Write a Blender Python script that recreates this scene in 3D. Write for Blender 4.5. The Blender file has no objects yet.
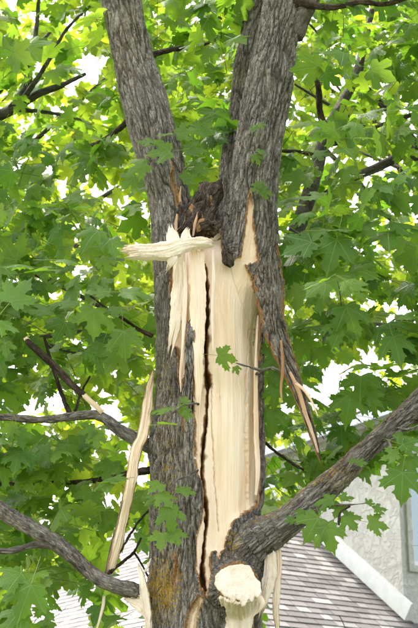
import bpy, math, random
import numpy as np
from mathutils import Vector
from mathutils.geometry import delaunay_2d_cdt

random.seed(7)
RNG = np.random.default_rng(11)
SC = bpy.context.scene
COL = SC.collection
R = math.radians

# ------------------------------------------------------------------ camera
PITCH = R(20.0)
F_PX = 1394.0            # focal length in pixels of a 418 x 628 picture
CX, CY = 209.0, 314.0
CAM = np.array([0.0, -6.0, 1.6])
cam_data = bpy.data.cameras.new('camera')
cam = bpy.data.objects.new('camera', cam_data)
COL.objects.link(cam)
cam.location = CAM
cam.rotation_euler = (R(90) + PITCH, 0, 0)
cam_data.sensor_fit = 'VERTICAL'
cam_data.sensor_height = 36.0
cam_data.sensor_width = 24.0
cam_data.lens = F_PX / 628.0 * 36.0
cam_data.clip_start = 0.05
cam_data.clip_end = 2000
cam_data.dof.use_dof = True
cam_data.dof.focus_distance = 6.15
cam_data.dof.aperture_fstop = 8.0
SC.camera = cam

# ------------------------------------------------------------------ light
SUN_EL, SUN_AZ = 58.0, -40.0       # azimuth measured from +Y (away from the camera) towards +X
world = bpy.data.worlds.new('World')
SC.world = world
world.use_nodes = True
wn, wl = world.node_tree.nodes, world.node_tree.links
sky = wn.new('ShaderNodeTexSky')
sky.sky_type = 'NISHITA'
sky.sun_disc = False
sky.sun_elevation = R(SUN_EL)
sky.sun_rotation = R(SUN_AZ)
sky.air_density = 1.0
sky.dust_density = 6.0
sky.ozone_density = 0.6
hs = wn.new('ShaderNodeHueSaturation')
hs.inputs['Saturation'].default_value = 0.5
wl.new(sky.outputs[0], hs.inputs['Color'])
wl.new(hs.outputs[0], wn['Background'].inputs['Color'])
wn['Background'].inputs['Strength'].default_value = 0.15
sun_data = bpy.data.lights.new('sun', 'SUN')
sun_data.energy = 1.8
sun_data.angle = R(3.0)
sun_data.color = (1.0, 0.95, 0.86)
sun = bpy.data.objects.new('sun', sun_data)
COL.objects.link(sun)
sd_vec = Vector((math.sin(R(SUN_AZ)) * math.cos(R(SUN_EL)), math.cos(R(SUN_AZ)) * math.cos(R(SUN_EL)), math.sin(R(SUN_EL))))
sun.rotation_euler = sd_vec.to_track_quat('Z', 'Y').to_euler()
sun.location = (0, 0, 30)
SC.view_settings.view_transform = 'Standard'
SC.view_settings.look = 'None'
SC.view_settings.gamma = 1.0
SC.view_settings.exposure = 2.7
SC.view_settings.use_curve_mapping = False
SC.render.engine = 'CYCLES'
SC.cycles.max_bounces = 8
SC.cycles.transmission_bounces = 6

# ------------------------------------------------------------------ helpers
FWD = np.array([0, math.cos(PITCH), math.sin(PITCH)])
UP = np.array([0, -math.sin(PITCH), math.cos(PITCH)])
RIGHT = np.array([1.0, 0, 0])

def at(px, py, Y=0.0):
    """point of the plane y = Y that the photograph shows at (px, py)"""
    d = FWD + (px - CX) / F_PX * RIGHT + (CY - py) / F_PX * UP
    return CAM + d * ((Y - CAM[1]) / d[1])

def proj(P):
    q = P - CAM
    dep = q @ FWD
    return CX + F_PX * (q @ RIGHT) / dep, CY - F_PX * (q @ UP) / dep, dep

def pxm(px, py, Y=0.0):
    """metres of one photograph pixel there"""
    return float((at(px, py, Y) - CAM) @ FWD) / F_PX

_perm = np.random.default_rng(5).permutation(256)
_perm = np.concatenate([_perm, _perm, _perm])
_g = np.random.default_rng(6).normal(size=(256, 3))
_g /= np.linalg.norm(_g, axis=1)[:, None]

def noise(p):
    p = np.asarray(p, dtype=np.float64)
    i = np.floor(p).astype(np.int64)
    f = p - i
    u = f * f * f * (f * (f * 6 - 15) + 10)
    i &= 255
    out = np.zeros(len(p))
    for a in (0, 1):
        wa = u[:, 0] if a else 1 - u[:, 0]
        for b in (0, 1):
            wb = u[:, 1] if b else 1 - u[:, 1]
            for c in (0, 1):
                wc = u[:, 2] if c else 1 - u[:, 2]
                h = _perm[_perm[_perm[(i[:, 0] + a) & 255] + ((i[:, 1] + b) & 255)] + ((i[:, 2] + c) & 255)]
                g = _g[h]
                out += wa * wb * wc * ((f[:, 0] - a) * g[:, 0] + (f[:, 1] - b) * g[:, 1] + (f[:, 2] - c) * g[:, 2])
    return out * 1.6

def n2(x, y, z=0.0):
    return noise(np.stack([x, y, np.full(len(x), z)], 1))

def catmull(P, n_per=8, step=None):
    P = np.asarray(P, dtype=float)
    Q = np.vstack([2 * P[0] - P[1], P, 2 * P[-1] - P[-2]])
    out = []
    for k in range(1, len(Q) - 2):
        a, b, c, d = Q[k - 1], Q[k], Q[k + 1], Q[k + 2]
        n = n_per if step is None else max(2, int(np.linalg.norm(c[:3] - b[:3]) / step))
        t = np.linspace(0, 1, n, endpoint=False)[:, None]
        out.append(0.5 * (2 * b + (c - a) * t + (2 * a - 5 * b + 4 * c - d) * t * t + (3 * b - a - 3 * c + d) * t ** 3))
    out.append(Q[-2][None])
    return np.vstack(out)

def link(o, parent=None):
    COL.objects.link(o)
    if parent is not None:
        o.parent = parent
    return o

def empty(name, loc=(0, 0, 0), parent=None):
    o = bpy.data.objects.new(name, None)
    o.location = loc
    o.empty_display_size = 0.2
    return link(o, parent)

def tag(o, label=None, cat=None, group=None, kind=None):
    if label: o['label'] = label
    if cat: o['category'] = cat
    if group: o['group'] = group
    if kind: o['kind'] = kind
    return o

def mesh_np(name, V, loops, starts, totals, mats, midx=None, attrs=None, smooth=True, normals=None):
    me = bpy.data.meshes.new(name)
    me.vertices.add(len(V))
    me.vertices.foreach_set('co', np.ascontiguousarray(V, dtype=np.float32).ravel())
    me.loops.add(len(loops))
    me.loops.foreach_set('vertex_index', np.ascontiguousarray(loops, dtype=np.int32))
    me.polygons.add(len(starts))
    me.polygons.foreach_set('loop_start', np.ascontiguousarray(starts, dtype=np.int32))
    if midx is not None:
        me.polygons.foreach_set('material_index', np.ascontiguousarray(midx, dtype=np.int32))
    me.polygons.foreach_set('use_smooth', np.full(len(starts), bool(smooth), dtype=bool))
    for m in mats:
        me.materials.append(m)
    for k, a in (attrs or {}).items():
        a = np.asarray(a, dtype=np.float32)
        if a.ndim == 1:
            me.attributes.new(k, 'FLOAT', 'POINT').data.foreach_set('value', np.ascontiguousarray(a))
        else:
            me.attributes.new(k, 'FLOAT_VECTOR', 'POINT').data.foreach_set('vector', np.ascontiguousarray(a).ravel())
    me.update(calc_edges=True)
    me.validate()
    if normals is not None:
        me.normals_split_custom_set_from_vertices(np.ascontiguousarray(normals, dtype=np.float32))
    return me

def mesh_quads(name, V, F, mats, **kw):
    F = np.asarray(F, dtype=np.int32)
    k = F.shape[1]
    return mesh_np(name, V, F.ravel(), np.arange(len(F)) * k, np.full(len(F), k), mats, **kw)

def obj(name, me, parent=None):
    return link(bpy.data.objects.new(name, me), parent)

def seg_dist(px, py, poly, closed=False):
    """distance (pixels) of every point to a polyline, parameter 0..n along it"""
    P = np.asarray(poly, float)
    n = len(P) if closed else len(P) - 1
    best = np.full(len(px), 1e9)
    par = np.zeros(len(px))
    for i in range(n):
        a, b = P[i][:2], P[(i + 1) % len(P)][:2]
        ab = b - a
        t = np.clip(((px - a[0]) * ab[0] + (py - a[1]) * ab[1]) / (ab @ ab + 1e-9), 0, 1)
        d = np.hypot(px - a[0] - t * ab[0], py - a[1] - t * ab[1])
        m = d < best
        best[m] = d[m]
        par[m] = i + t[m]
    return best, par

def inside(px, py, poly):
    P = np.asarray(poly, float)
    r = np.zeros(len(px), bool)
    for i in range(len(P)):
        x0, y0 = P[i]
        x1, y1 = P[(i + 1) % len(P)]
        c = ((y0 > py) != (y1 > py)) & (px < (x1 - x0) * (py - y0) / (y1 - y0 + 1e-12) + x0)
        r ^= c
    return r

def poly_sdf(px, py, poly):
    d, _ = seg_dist(px, py, poly, True)
    return np.where(inside(px, py, poly), -d, d)

# ------------------------------------------------------------------ materials
def mat(name):
    m = bpy.data.materials.new(name)
    m.use_nodes = True
    nt = m.node_tree
    return m, nt.nodes, nt.links, nt.nodes['Principled BSDF']

class G:
    """tiny node-graph helper"""
    def __init__(s, nodes, links): s.n, s.l = nodes, links
    def put(s, sock, v):
        if hasattr(v, 'is_linked') or isinstance(v, bpy.types.NodeSocket): s.l.new(v, sock)
        else: sock.default_value = v
    def attr(s, name, out='Fac'):
        a = s.n.new('ShaderNodeAttribute'); a.attribute_name = name; return a.outputs[out]
    def noise(s, vec, scale, detail=4, rough=0.55, dist=0.0, out=0):
        t = s.n.new('ShaderNodeTexNoise'); s.put(t.inputs['Vector'], vec)
        t.inputs['Scale'].default_value = scale; t.inputs['Detail'].default_value = detail
        t.inputs['Roughness'].default_value = rough; t.inputs['Distortion'].default_value = dist
        return t.outputs[out]
    def voro(s, vec, scale, feature='F1', out='Distance'):
        t = s.n.new('ShaderNodeTexVoronoi'); t.feature = feature; s.put(t.inputs['Vector'], vec)
        t.inputs['Scale'].default_value = scale; return t.outputs[out]
    def scale(s, vec, xyz):
        t = s.n.new('ShaderNodeMapping'); s.put(t.inputs['Vector'], vec)
        t.inputs['Scale'].default_value = xyz; return t.outputs[0]
    def ramp(s, fac, stops, interp='LINEAR'):
        t = s.n.new('ShaderNodeValToRGB'); s.put(t.inputs[0], fac)
        t.color_ramp.interpolation = interp
        e = t.color_ramp.elements
        while len(e) < len(stops): e.new(0.5)
        for k, (p, c) in enumerate(stops):
            e[k].position = p
            e[k].color = (c, c, c, 1) if not hasattr(c, '__len__') else (*c[:3], 1)
        return t.outputs[0]
    def mix(s, fac, a, b, mode='MIX'):
        t = s.n.new('ShaderNodeMix'); t.data_type = 'RGBA'; t.blend_type = mode
        s.put(t.inputs[0], fac)
        for sk, v in ((t.inputs[6], a), (t.inputs[7], b)):
            if isinstance(v, tuple): sk.default_value = (*v[:3], 1)
            else: s.l.new(v, sk)
        return t.outputs[2]
    def math(s, op, a, b=None, c=None):
        t = s.n.new('ShaderNodeMath'); t.operation = op
        for k, v in enumerate((a, b, c)):
            if v is not None: s.put(t.inputs[k], v)
        return t.outputs[0]
    def bump(s, h, strength=0.5, dist=0.01, normal=None):
        t = s.n.new('ShaderNodeBump'); t.inputs['Strength'].default_value = strength
        t.inputs['Distance'].default_value = dist; s.l.new(h, t.inputs['Height'])
        if normal is not None: s.l.new(normal, t.inputs['Normal'])
        return t.outputs[0]

def bark_material(name, dark, mid, light, lichen=(0.36, 0.25, 0.03)):
    m, N, L, P = mat(name)
    g = G(N, L)
    co = g.attr('grain', 'Vector')
    ridge = g.attr('ridge')
    st = g.scale(co, (1, 1, 0.25))
    fine = g.noise(st, 150, 6, 0.7, 0.3)
    fur = []
    for sc_, el, wd in ((95, .14, .05), (190, .2, .06)):          # narrow furrows between the plates
        nz = g.noise(g.scale(co, (1, 1, el)), sc_, 2, 0.5, 0.6)
        fur.append(g.ramp(g.math('ABSOLUTE', g.math('SUBTRACT', nz, 0.5)), [(0.0, 0.0), (wd, 1.0)]))
    ck = g.math('MULTIPLY', fur[0], g.math('ADD', g.math('MULTIPLY', fur[1], 0.5), 0.5))
    big = g.noise(co, 7, 4, 0.6)
    h = g.math('ADD', g.math('MULTIPLY', ridge, 0.6), g.math('MULTIPLY', fine, 0.4))
    col = g.ramp(h, [(0.22, dark), (0.50, mid), (0.80, light)])
    col = g.mix(g.math('MULTIPLY', g.math('SUBTRACT', 1.0, ck), 0.7), col, dark)
    col = g.mix(g.ramp(big, [(0.45, 0.0), (0.72, 0.45)]), col, tuple(c * 1.2 for c in light))
    brown = g.noise(g.scale(co, (1, 1, .4)), 26, 4, 0.6)
    col = g.mix(g.ramp(brown, [(0.52, 0.0), (0.75, 0.45)]), col, (mid[0] * 1.0, mid[1] * .78, mid[2] * .58))
    speck = g.noise(co, 300, 2, 0.5)
    col = g.mix(g.ramp(speck, [(0.62, 0.0), (0.72, 0.35)]), col, tuple(min(1, c * 1.6) for c in light))
    # lichen crust
    ln = g.noise(co, 95, 5, 0.7)
    lf = g.math('ADD', ln, g.math('MULTIPLY', g.attr('lichen'), 0.30))
    lm = g.ramp(lf, [(0.64, 0.0), (0.74, 0.85)])
    col = g.mix(lm, col, g.mix(g.noise(co, 60, 2), lichen, (lichen[0] * 1.5, lichen[1] * 1.15, lichen[2])))
    # torn edge: inner bark
    ed = g.attr('edge')
    en = g.noise(co, 140, 3)
    col = g.mix(g.ramp(g.math('ADD', ed, g.math('MULTIPLY', en, 0.35)), [(0.62, 0.0), (0.80, 1.0)]), col,
                g.mix(en, (0.20, 0.075, 0.022), (0.58, 0.33, 0.14)))
    L.new(col, P.inputs['Base Color'])
    P.inputs['Roughness'].default_value = 0.9
    P.inputs['Specular IOR Level'].default_value = 0.2
    hb = g.math('ADD', g.math('MULTIPLY', fine, 0.7), g.math('MULTIPLY', ck, 0.8))
    L.new(g.bump(hb, 1.0, 0.008), P.inputs['Normal'])
    return m

BARK = bark_material('bark', (0.058, 0.046, 0.036), (0.21, 0.176, 0.142), (0.39, 0.34, 0.28))
BARK_DARK = bark_material('dark_bark', (0.022, 0.015, 0.010), (0.075, 0.052, 0.036), (0.16, 0.12, 0.085))
BARK_FAR = bark_material('neighbour_bark', (0.035, 0.03, 0.026), (0.10, 0.088, 0.075), (0.19, 0.17, 0.15))

def wood_material(name, a, b, c, stainc=(0.34, 0.17, 0.055)):
    m, N, L, P = mat(name)
    g = G(N, L)
    co = g.attr('grain', 'Vector')
    st = g.scale(co, (1, 1, 0.035))
    grain = g.noise(st, 260, 5, 0.6, 0.2)
    broad = g.noise(g.scale(co, (1, 1, 0.12)), 22, 4, 0.55, 0.5)
    lines = g.noise(g.scale(co, (1, 1, 0.015)), 120, 3, 0.5, 0.1)
    col = g.ramp(grain, [(0.25, b), (0.6, a)])
    col = g.mix(g.ramp(broad, [(0.40, 0.0), (0.70, 0.8)]), col, c)
    pale = g.noise(g.scale(co, (1, 1, 0.2)), 9, 3, 0.5)
    col = g.mix(g.ramp(pale, [(0.45, 0.0), (0.65, 0.35)]), col, (0.88, 0.76, 0.62))
    col = g.mix(g.ramp(lines, [(0.66, 0.0), (0.70, 0.30), (0.74, 0.0)]), col, tuple(x * 0.6 for x in c))
    sp = g.noise(g.scale(co, (1, 1, 0.3)), 75, 4, 0.65)
    col = g.mix(g.ramp(sp, [(0.68, 0.0), (0.80, 0.40)]), col, tuple(x * 0.55 for x in c))
    stn = g.math('ADD', g.attr('stain'), g.math('MULTIPLY', g.noise(st, 160, 3), 0.4))
    col = g.mix(g.ramp(stn, [(0.48, 0.0), (1.0, 1.0)]), col, g.mix(grain, tuple(x * 0.5 for x in stainc), stainc))
    L.new(col, P.inputs['Base Color'])
    P.inputs['Roughness'].default_value = 0.62
    P.inputs['Specular IOR Level'].default_value = 0.3
    hb = g.math('ADD', g.math('MULTIPLY', grain, 0.6), g.math('MULTIPLY', lines, 0.8))
    L.new(g.bump(hb, 0.75, 0.005), P.inputs['Normal'])
    return m

WOOD = wood_material('fresh_sapwood', (0.87, 0.668, 0.46), (0.82, 0.585, 0.37), (0.74, 0.485, 0.275))
WOOD_PALE = wood_material('torn_fibres', (0.85, 0.71, 0.55), (0.76, 0.60, 0.44), (0.70, 0.52, 0.35))
INNER = wood_material('inner_bark', (0.50, 0.27, 0.10), (0.30, 0.14, 0.05), (0.22, 0.09, 0.03))

def leaf_material(name, dark, light, tdark, tlight, tfac=0.46):
    m, N, L, P = mat(name)
    g = G(N, L)
    uv = N.new('ShaderNodeSeparateXYZ'); L.new(g.attr('leaf_uv', 'Vector'), uv.inputs[0])
    ax = g.math('ABSOLUTE', uv.outputs[0]); y = g.math('SUBTRACT', uv.outputs[1], 0.03)
    d = None
    for ang in (0, 47, 100):                      # palmate veins
        s, c = math.sin(R(ang)), math.cos(R(ang))
        cr = g.math('ABSOLUTE', g.math('SUBTRACT', g.math('MULTIPLY', ax, c), g.math('MULTIPLY', y, s)))
        al = g.math('ADD', g.math('MULTIPLY', ax, s), g.math('MULTIPLY', y, c))
        e = g.math('ADD', cr, g.math('MULTIPLY', g.math('LESS_THAN', al, 0.0), 9.0))
        d = e if d is None else g.math('MINIMUM', d, e)
    vein = g.ramp(d, [(0.006, 1.0), (0.024, 0.0)])
    tone = g.attr('tone')
    lum = g.noise(g.attr('leaf_uv', 'Vector'), 3.0, 3, 0.6)
    tt = g.math('ADD', tone, g.math('MULTIPLY', g.math('SUBTRACT', lum, 0.5), 0.5))
    col = g.mix(g.ramp(tt, [(0.1, 0.0), (0.9, 1.0)]), dark, light)
    col = g.mix(g.math('MULTIPLY', vein, 0.7), col, (0.24, 0.33, 0.10))
    geo = N.new('ShaderNodeNewGeometry')
    col = g.mix(g.math('MULTIPLY', geo.outputs['Backfacing'], 0.35), col, (0.16, 0.24, 0.10))   # paler underside
    tc = g.mix(g.ramp(tt, [(0.1, 0.0), (0.9, 1.0)]), tdark, tlight)
    tc = g.mix(g.math('MULTIPLY', vein, 0.35), tc, tuple(x * 0.5 for x in tdark))
    L.new(col, P.inputs['Base Color'])
    P.inputs['Roughness'].default_value = 0.45
    P.inputs['Specular IOR Level'].default_value = 0.3
    bs = g.math('ADD', g.math('MULTIPLY', vein, -0.6), g.noise(g.attr('leaf_uv', 'Vector'), 14, 3))
    bn = g.bump(bs, 0.6, 0.006)
    L.new(bn, P.inputs['Normal'])
    tr = N.new('ShaderNodeBsdfTranslucent'); L.new(tc, tr.inputs['Color'])
    mx = N.new('ShaderNodeMixShader'); mx.inputs[0].default_value = tfac
    L.new(P.outputs[0], mx.inputs[1]); L.new(tr.outputs[0], mx.inputs[2])
    L.new(mx.outputs[0], N['Material Output'].inputs['Surface'])
    return m

LEAF = leaf_material('maple_leaf', (0.054, 0.128, 0.017), (0.122, 0.212, 0.025), (0.17, 0.38, 0.015), (0.38, 0.56, 0.035))
LEAF_FAR = leaf_material('neighbour_leaf', (0.058, 0.125, 0.013), (0.135, 0.205, 0.018), (0.22, 0.40, 0.015), (0.46, 0.57, 0.03), 0.52)

def plain(name, color, rough=0.6, spec=0.3):
    m, N, L, P = mat(name)
    g = G(N, L)
    tc = N.new('ShaderNodeTexCoord')
    nz = g.noise(tc.outputs['Object'], 7, 5, 0.6)
    L.new(g.mix(g.ramp(nz, [(0.35, 0.0), (0.7, 1.0)]), tuple(c * 0.86 for c in color), color), P.inputs['Base Color'])
    P.inputs['Roughness'].default_value = rough
    P.inputs['Specular IOR Level'].default_value = spec
    return m

PETIOLE = plain('green_petiole', (0.20, 0.24, 0.05))
TWIG = plain('brown_twig', (0.085, 0.062, 0.045), 0.8)
WHITE = plain('white_paint', (0.66, 0.67, 0.68), 0.5)
GUTTER = plain('grey_metal', (0.36, 0.39, 0.43), 0.4, 0.5)

def stucco():
    m, N, L, P = mat('stucco')
    g = G(N, L)
    tc = N.new('ShaderNodeTexCoord').outputs['Object']
    a = g.noise(tc, 9, 6, 0.65, 1.2)
    b = g.noise(tc, 60, 4, 0.6)
    col = g.mix(g.ramp(a, [(0.35, 0.0), (0.65, 1.0)]), (0.40, 0.385, 0.36), (0.475, 0.46, 0.435))
    L.new(col, P.inputs['Base Color'])
    P.inputs['Roughness'].default_value = 0.9
    hb = g.math('ADD', g.ramp(a, [(0.42, 0.0), (0.55, 1.0)]), g.math('MULTIPLY', b, 0.5))
    L.new(g.bump(hb, 0.6, 0.02), P.inputs['Normal'])
    return m
STUCCO = stucco()

def shingle_mat():
    m, N, L, P = mat('asphalt_shingle')
    g = G(N, L)
    tone = g.attr('tone')
    tc = N.new('ShaderNodeTexCoord').outputs['Object']
    col = g.ramp(tone, [(0.0, (0.048, 0.040, 0.040)), (0.35, (0.088, 0.074, 0.074)), (0.65, (0.128, 0.118, 0.116)), (1.0, (0.21, 0.202, 0.195))])
    gr = g.noise(tc, 160, 3, 0.7)
    col = g.mix(0.2, col, g.ramp(gr, [(0.3, (0.05, 0.046, 0.046)), (0.7, (0.21, 0.20, 0.195))]))
    L.new(col, P.inputs['Base Color'])
    P.inputs['Roughness'].default_value = 0.9
    L.new(g.bump(gr, 0.4, 0.004), P.inputs['Normal'])
    return m
SHINGLE = shingle_mat()

def glass_mat():
    m, N, L, P = mat('window_glass')
    P.inputs['Base Color'].default_value = (0.30, 0.36, 0.42, 1)
    P.inputs['Roughness'].default_value = 0.06
    P.inputs['Specular IOR Level'].default_value = 0.9
    return m
GLASS = glass_mat()

def grass_mat():
    m, N, L, P = mat('lawn')
    g = G(N, L)
    tc = N.new('ShaderNodeTexCoord').outputs['Object']
    a = g.noise(tc, 0.5, 5, 0.6)
    b = g.noise(tc, 30, 4, 0.7)
    col = g.mix(a, (0.05, 0.085, 0.03), (0.09, 0.125, 0.05))
    col = g.mix(g.math('MULTIPLY', b, 0.5), col, (0.16, 0.15, 0.07))
    L.new(col, P.inputs['Base Color'])
    P.inputs['Roughness'].default_value = 0.9
    L.new(g.bump(b, 1.0, 0.05), P.inputs['Normal'])
    return m

# ------------------------------------------------------------------ ground
S = 600.0
gv = np.array([[-S, -S, 0], [S, -S, 0], [S, S, 0], [-S, S, 0]])
ground = obj('ground', mesh_quads('ground', gv, [[0, 1, 2, 3]], [grass_mat()], smooth=False))
tag(ground, kind='structure')

# ------------------------------------------------------------------ house
def box_mesh(name, o, ax, ay, az, m, bevel=0.0):
    """box from corner o along three edge vectors"""
    o, ax, ay, az = (np.asarray(v, float) for v in (o, ax, ay, az))
    V = np.array([o, o + ax, o + ax + ay, o + ay, o + az, o + ax + az, o + ax + ay + az, o + ay + az])
    Fq = [[0, 3, 2, 1], [4, 5, 6, 7], [0, 1, 5, 4], [1, 2, 6, 5], [2, 3, 7, 6], [3, 0, 4, 7]]
    if np.dot(np.cross(ax, ay), az) < 0:
        Fq = [f[::-1] for f in Fq]
    return mesh_quads(name, V, Fq, [m], smooth=False)

YAW = R(55)
rd = np.array([math.sin(YAW), math.cos(YAW), 0])       # along the front eave, away to the right
ld = np.array([-math.cos(YAW), math.sin(YAW), 0])      # up the front slope, away to the left
zz = np.array([0, 0, 1.0])
PHI = R(37.5)
K = at(405, 622, 12.75)                                # where wall corner, trim and roof meet
# hip corner: point of the front roof plane seen behind the tree at (196, 640)
nrm = np.cross(rd, ld * math.cos(PHI) + zz * math.sin(PHI))
ray = at(196, 640, 10) - CAM
HIP = CAM + ray * (((K - CAM) @ nrm) / (ray @ nrm))
EAVE_Z = 2.75
hip_dir = rd + ld + zz * math.tan(PHI)
E0 = HIP - hip_dir * ((HIP[2] - EAVE_Z) / hip_dir[2])  # eave corner nearest the camera
LEN_R, LEN_L = 11.5, 11.0
RUN = 5.2                                              # horizontal run from eave to ridge
house = empty('house', (E0[0], E0[1], 0))
tag(house, 'pale stucco house with grey shingle hip roof behind the split tree', 'house')
HO = np.array([E0[0], E0[1], 0.0])
upF = ld * math.cos(PHI) + zz * math.sin(PHI)          # up the front (right hand) slope
upS = rd * math.cos(PHI) + zz * math.sin(PHI)          # up the side (left hand) slope
e0 = E0 - HO
top = e0 + hip_dir * RUN
# roof deck: front slope, side slope, back slopes, as one closed skin
eR = e0 + rd * LEN_R; eL = e0 + ld * LEN_L
rR = eR + ld * RUN + zz * RUN * math.tan(PHI)
rL = eL + rd * RUN + zz * RUN * math.tan(PHI)
dv = np.array([e0, eR, rR, top, eL, rL,
               e0 - zz * .16, eR - zz * .16, eL - zz * .16,
               e0 + (rd + ld) * 2 * RUN, eR + ld * 2 * RUN, eL + rd * 2 * RUN])
deck = mesh_np('roof', dv,
               np.array([0, 1, 2, 3, 0, 3, 5, 4, 0, 6, 7, 1, 0, 4, 8, 6, 3, 2, 10, 9, 3, 9, 11, 5]),
               np.arange(6) * 4, np.full(6, 4), [SHINGLE], attrs={'tone': np.full(12, .3)}, smooth=False)
roof = obj('roof', deck, house)
# lower walls (below the frame, they close the building)
OV = 0.35
w0 = e0 + (rd + ld) * OV
obj('wall', box_mesh('wall', w0 - zz * w0[2], rd * (LEN_R - OV), ld * 0.2, zz * (EAVE_Z - .05), STUCCO), house)
obj('wall', box_mesh('wall', w0 - zz * w0[2] + ld * .2, ld * (LEN_L - OV - .2), rd * 0.2, zz * (EAVE_Z - .05), STUCCO), house)

# --- shingles: courses on both slopes
EXPO, TH = 0.143, 0.012
def shingle_mesh(wid, tone, slant):
    """one tab: x along the course, y up the slope, z off the roof; lower edge thick, tapering up under the next course"""
    L_ = EXPO * 1.55
    V = np.array([[0.004, 0, 0.001], [wid - .004, 0, 0.001], [wid - .004 + slant, L_, 0.001], [0.004 + slant, L_, 0.001],
                  [0.004, 0, TH * 1.55], [wid - .004, 0, TH * 1.55], [wid - .004 + slant, L_, 0.003], [0.004 + slant, L_, 0.003]])
    return V
SH_F = [[4, 5, 6, 7], [0, 1, 5, 4], [1, 2, 6, 5], [3, 0, 4, 7]]
SH_W = [0.16, 0.20, 0.25, 0.31]
sh_meshes = {}
for wi, w in enumerate(SH_W):
    for ti in range(5):
        V = shingle_mesh(w, ti, 0)
        sh_meshes[wi, ti] = mesh_quads('shingle', V, SH_F, [SHINGLE], attrs={'tone': np.full(8, [.02, .25, .45, .7, 1.0][ti])}, smooth=False)
rest_V, rest_F, rest_T = [], [], []
n_sh = 0
KH = K - HO
def lay(origin, along, up_vec, length, flip):
    """courses from the eave to the ridge; the course starts on the hip line"""
    global n_sh
    nrm_ = np.cross(along, up_vec) * (1 if not flip else -1)
    nrm_ /= np.linalg.norm(nrm_)
    rows = int(RUN / math.cos(PHI) / EXPO)
    for r in range(rows):
        s = r * EXPO
        x = s * math.cos(PHI) + random.uniform(0, .12)
        while x < length:
            wi = random.randrange(4)
            w = SH_W[wi]
            ti = random.choices(range(5), [3, 5, 5, 4, 3])[0]
            P0 = origin + along * x + up_vec * s + nrm_ * (0.004 + (0.002 if random.random() < .5 else 0.0))
            mid = P0 + HO + along * w / 2
            px, py, _ = proj(mid[None]); px, py = px[0], py[0]
            vis = (255 < px < 412 and 525 < py < 640) or (40 < px < 150 and 545 < py < 640)
            # nothing inside the tall block
            rel = (P0 - KH) @ rd
            if along is rd and rel > -w * 0.2:
                break
            if vis and n_sh < 300:
                o = bpy.data.objects.new('shingle', sh_meshes[wi, ti])
                link(o, roof)
                M = np.eye(4)
                M[:3, 0], M[:3, 1], M[:3, 2], M[:3, 3] = along, up_vec, nrm_, P0
                from mathutils import Matrix
                o.matrix_local = Matrix(M.tolist())
                n_sh += 1
            else:
                V = shingle_mesh(w, ti, 0)
                b = 8 * len(rest_V)
                rest_V.append(P0 + V[:, :1] * along + V[:, 1:2] * up_vec + V[:, 2:] * nrm_)
                rest_F.extend([[b + k for k in f] for f in SH_F])
                rest_T.extend([[.02, .25, .45, .7, 1.0][ti]] * 8)
            x += w
lay(e0, rd, upF, LEN_R, False)
lay(e0, ld, upS, LEN_L, True)
rs = obj('shingle_courses', mesh_quads('shingle_courses', np.vstack(rest_V), rest_F, [SHINGLE], attrs={'tone': np.array(rest_T)}, smooth=False), roof)
tag(rs, kind='stuff')
# hip cap pieces
hl = hip_dir / np.linalg.norm(hip_dir)
side = (rd - ld) / math.sqrt(2)
for k in range(int(np.linalg.norm(hip_dir * RUN) / 0.2)):
    c = e0 + hl * (0.2 * k) + zz * 0.022
    dn = zz * 0.055
    V = np.array([c - side * .13 - dn, c, c + side * .13 - dn,
                  c - side * .13 - dn + hl * .26 - zz * .012, c + hl * .26 - zz * .012, c + side * .13 - dn + hl * .26 - zz * .012])
    obj('hip_shingle', mesh_quads('hip_shingle', V, [[0, 1, 4, 3], [1, 2, 5, 4]], [SHINGLE], attrs={'tone': np.full(6, random.random())}, smooth=False), roof)

# --- tall stucco block on the right
UP_TOP = 6.88
WL = 3.1
wall_o = KH.copy(); wall_o[2] = 2.2
ht = UP_TOP - 2.2
# side wall (receding to the left) and window wall (receding to the right)
obj('wall', box_mesh('wall', wall_o, ld * WL, rd * 0.08, zz * ht, STUCCO), house)
ww = rd
# window wall built round its opening
def seg(a, b, z0, z1, name='wall', m=STUCCO, dep=0.22, off=0.0):
    return obj(name, box_mesh(name, wall_o + rd * a + ld * off + zz * (z0 - 2.2), rd * (b - a), ld * dep, zz * (z1 - z0), m), house)
W0, W1, WZ0, WZ1 = 0.19, 1.45, 4.85, 6.35
seg(.082, W0, 2.2, UP_TOP); seg(W1, 5, 2.2, UP_TOP); seg(W0, W1, 2.2, WZ0); seg(W0, W1, WZ1, UP_TOP)
win = empty('window', wall_o + rd * W0, house)
def wpart(name, a, b, z0, z1, m, off, dep):
    return obj(name, box_mesh(name, rd * (a - W0) + ld * off + zz * (z0 - 2.2), rd * (b - a), ld * dep, zz * (z1 - z0), m), win)
fw = 0.07
wpart('frame', W0, W0 + fw, WZ0, WZ1, WHITE, .03, .09); wpart('frame', W1 - fw, W1, WZ0, WZ1, WHITE, .03, .09)
wpart('frame', W0 + fw, W1 - fw, WZ0, WZ0 + fw, WHITE, .03, .09); wpart('frame', W0 + fw, W1 - fw, WZ1 - fw, WZ1, WHITE, .03, .09)
wpart('pane', W0 + fw, W1 - fw, WZ0 + fw, WZ1 - fw, GLASS, .08, .01)
wpart('surround', W0 - .09, W0 - .002, WZ0 - .09, WZ1 + .14, STUCCO, -.04, .038)
wpart('surround', W0 - .002, W1, WZ0 - .09, WZ0 - .002, STUCCO, -.04, .038)
wpart('surround', W0 - .002, W1, WZ1 + .002, WZ1 + .14, STUCCO, -.04, .038)
# corner bead
obj('corner_trim', box_mesh('corner_trim', wall_o - rd * .012 - ld * .012, rd * .06, ld * .010, zz * ht, STUCCO), house)
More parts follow.
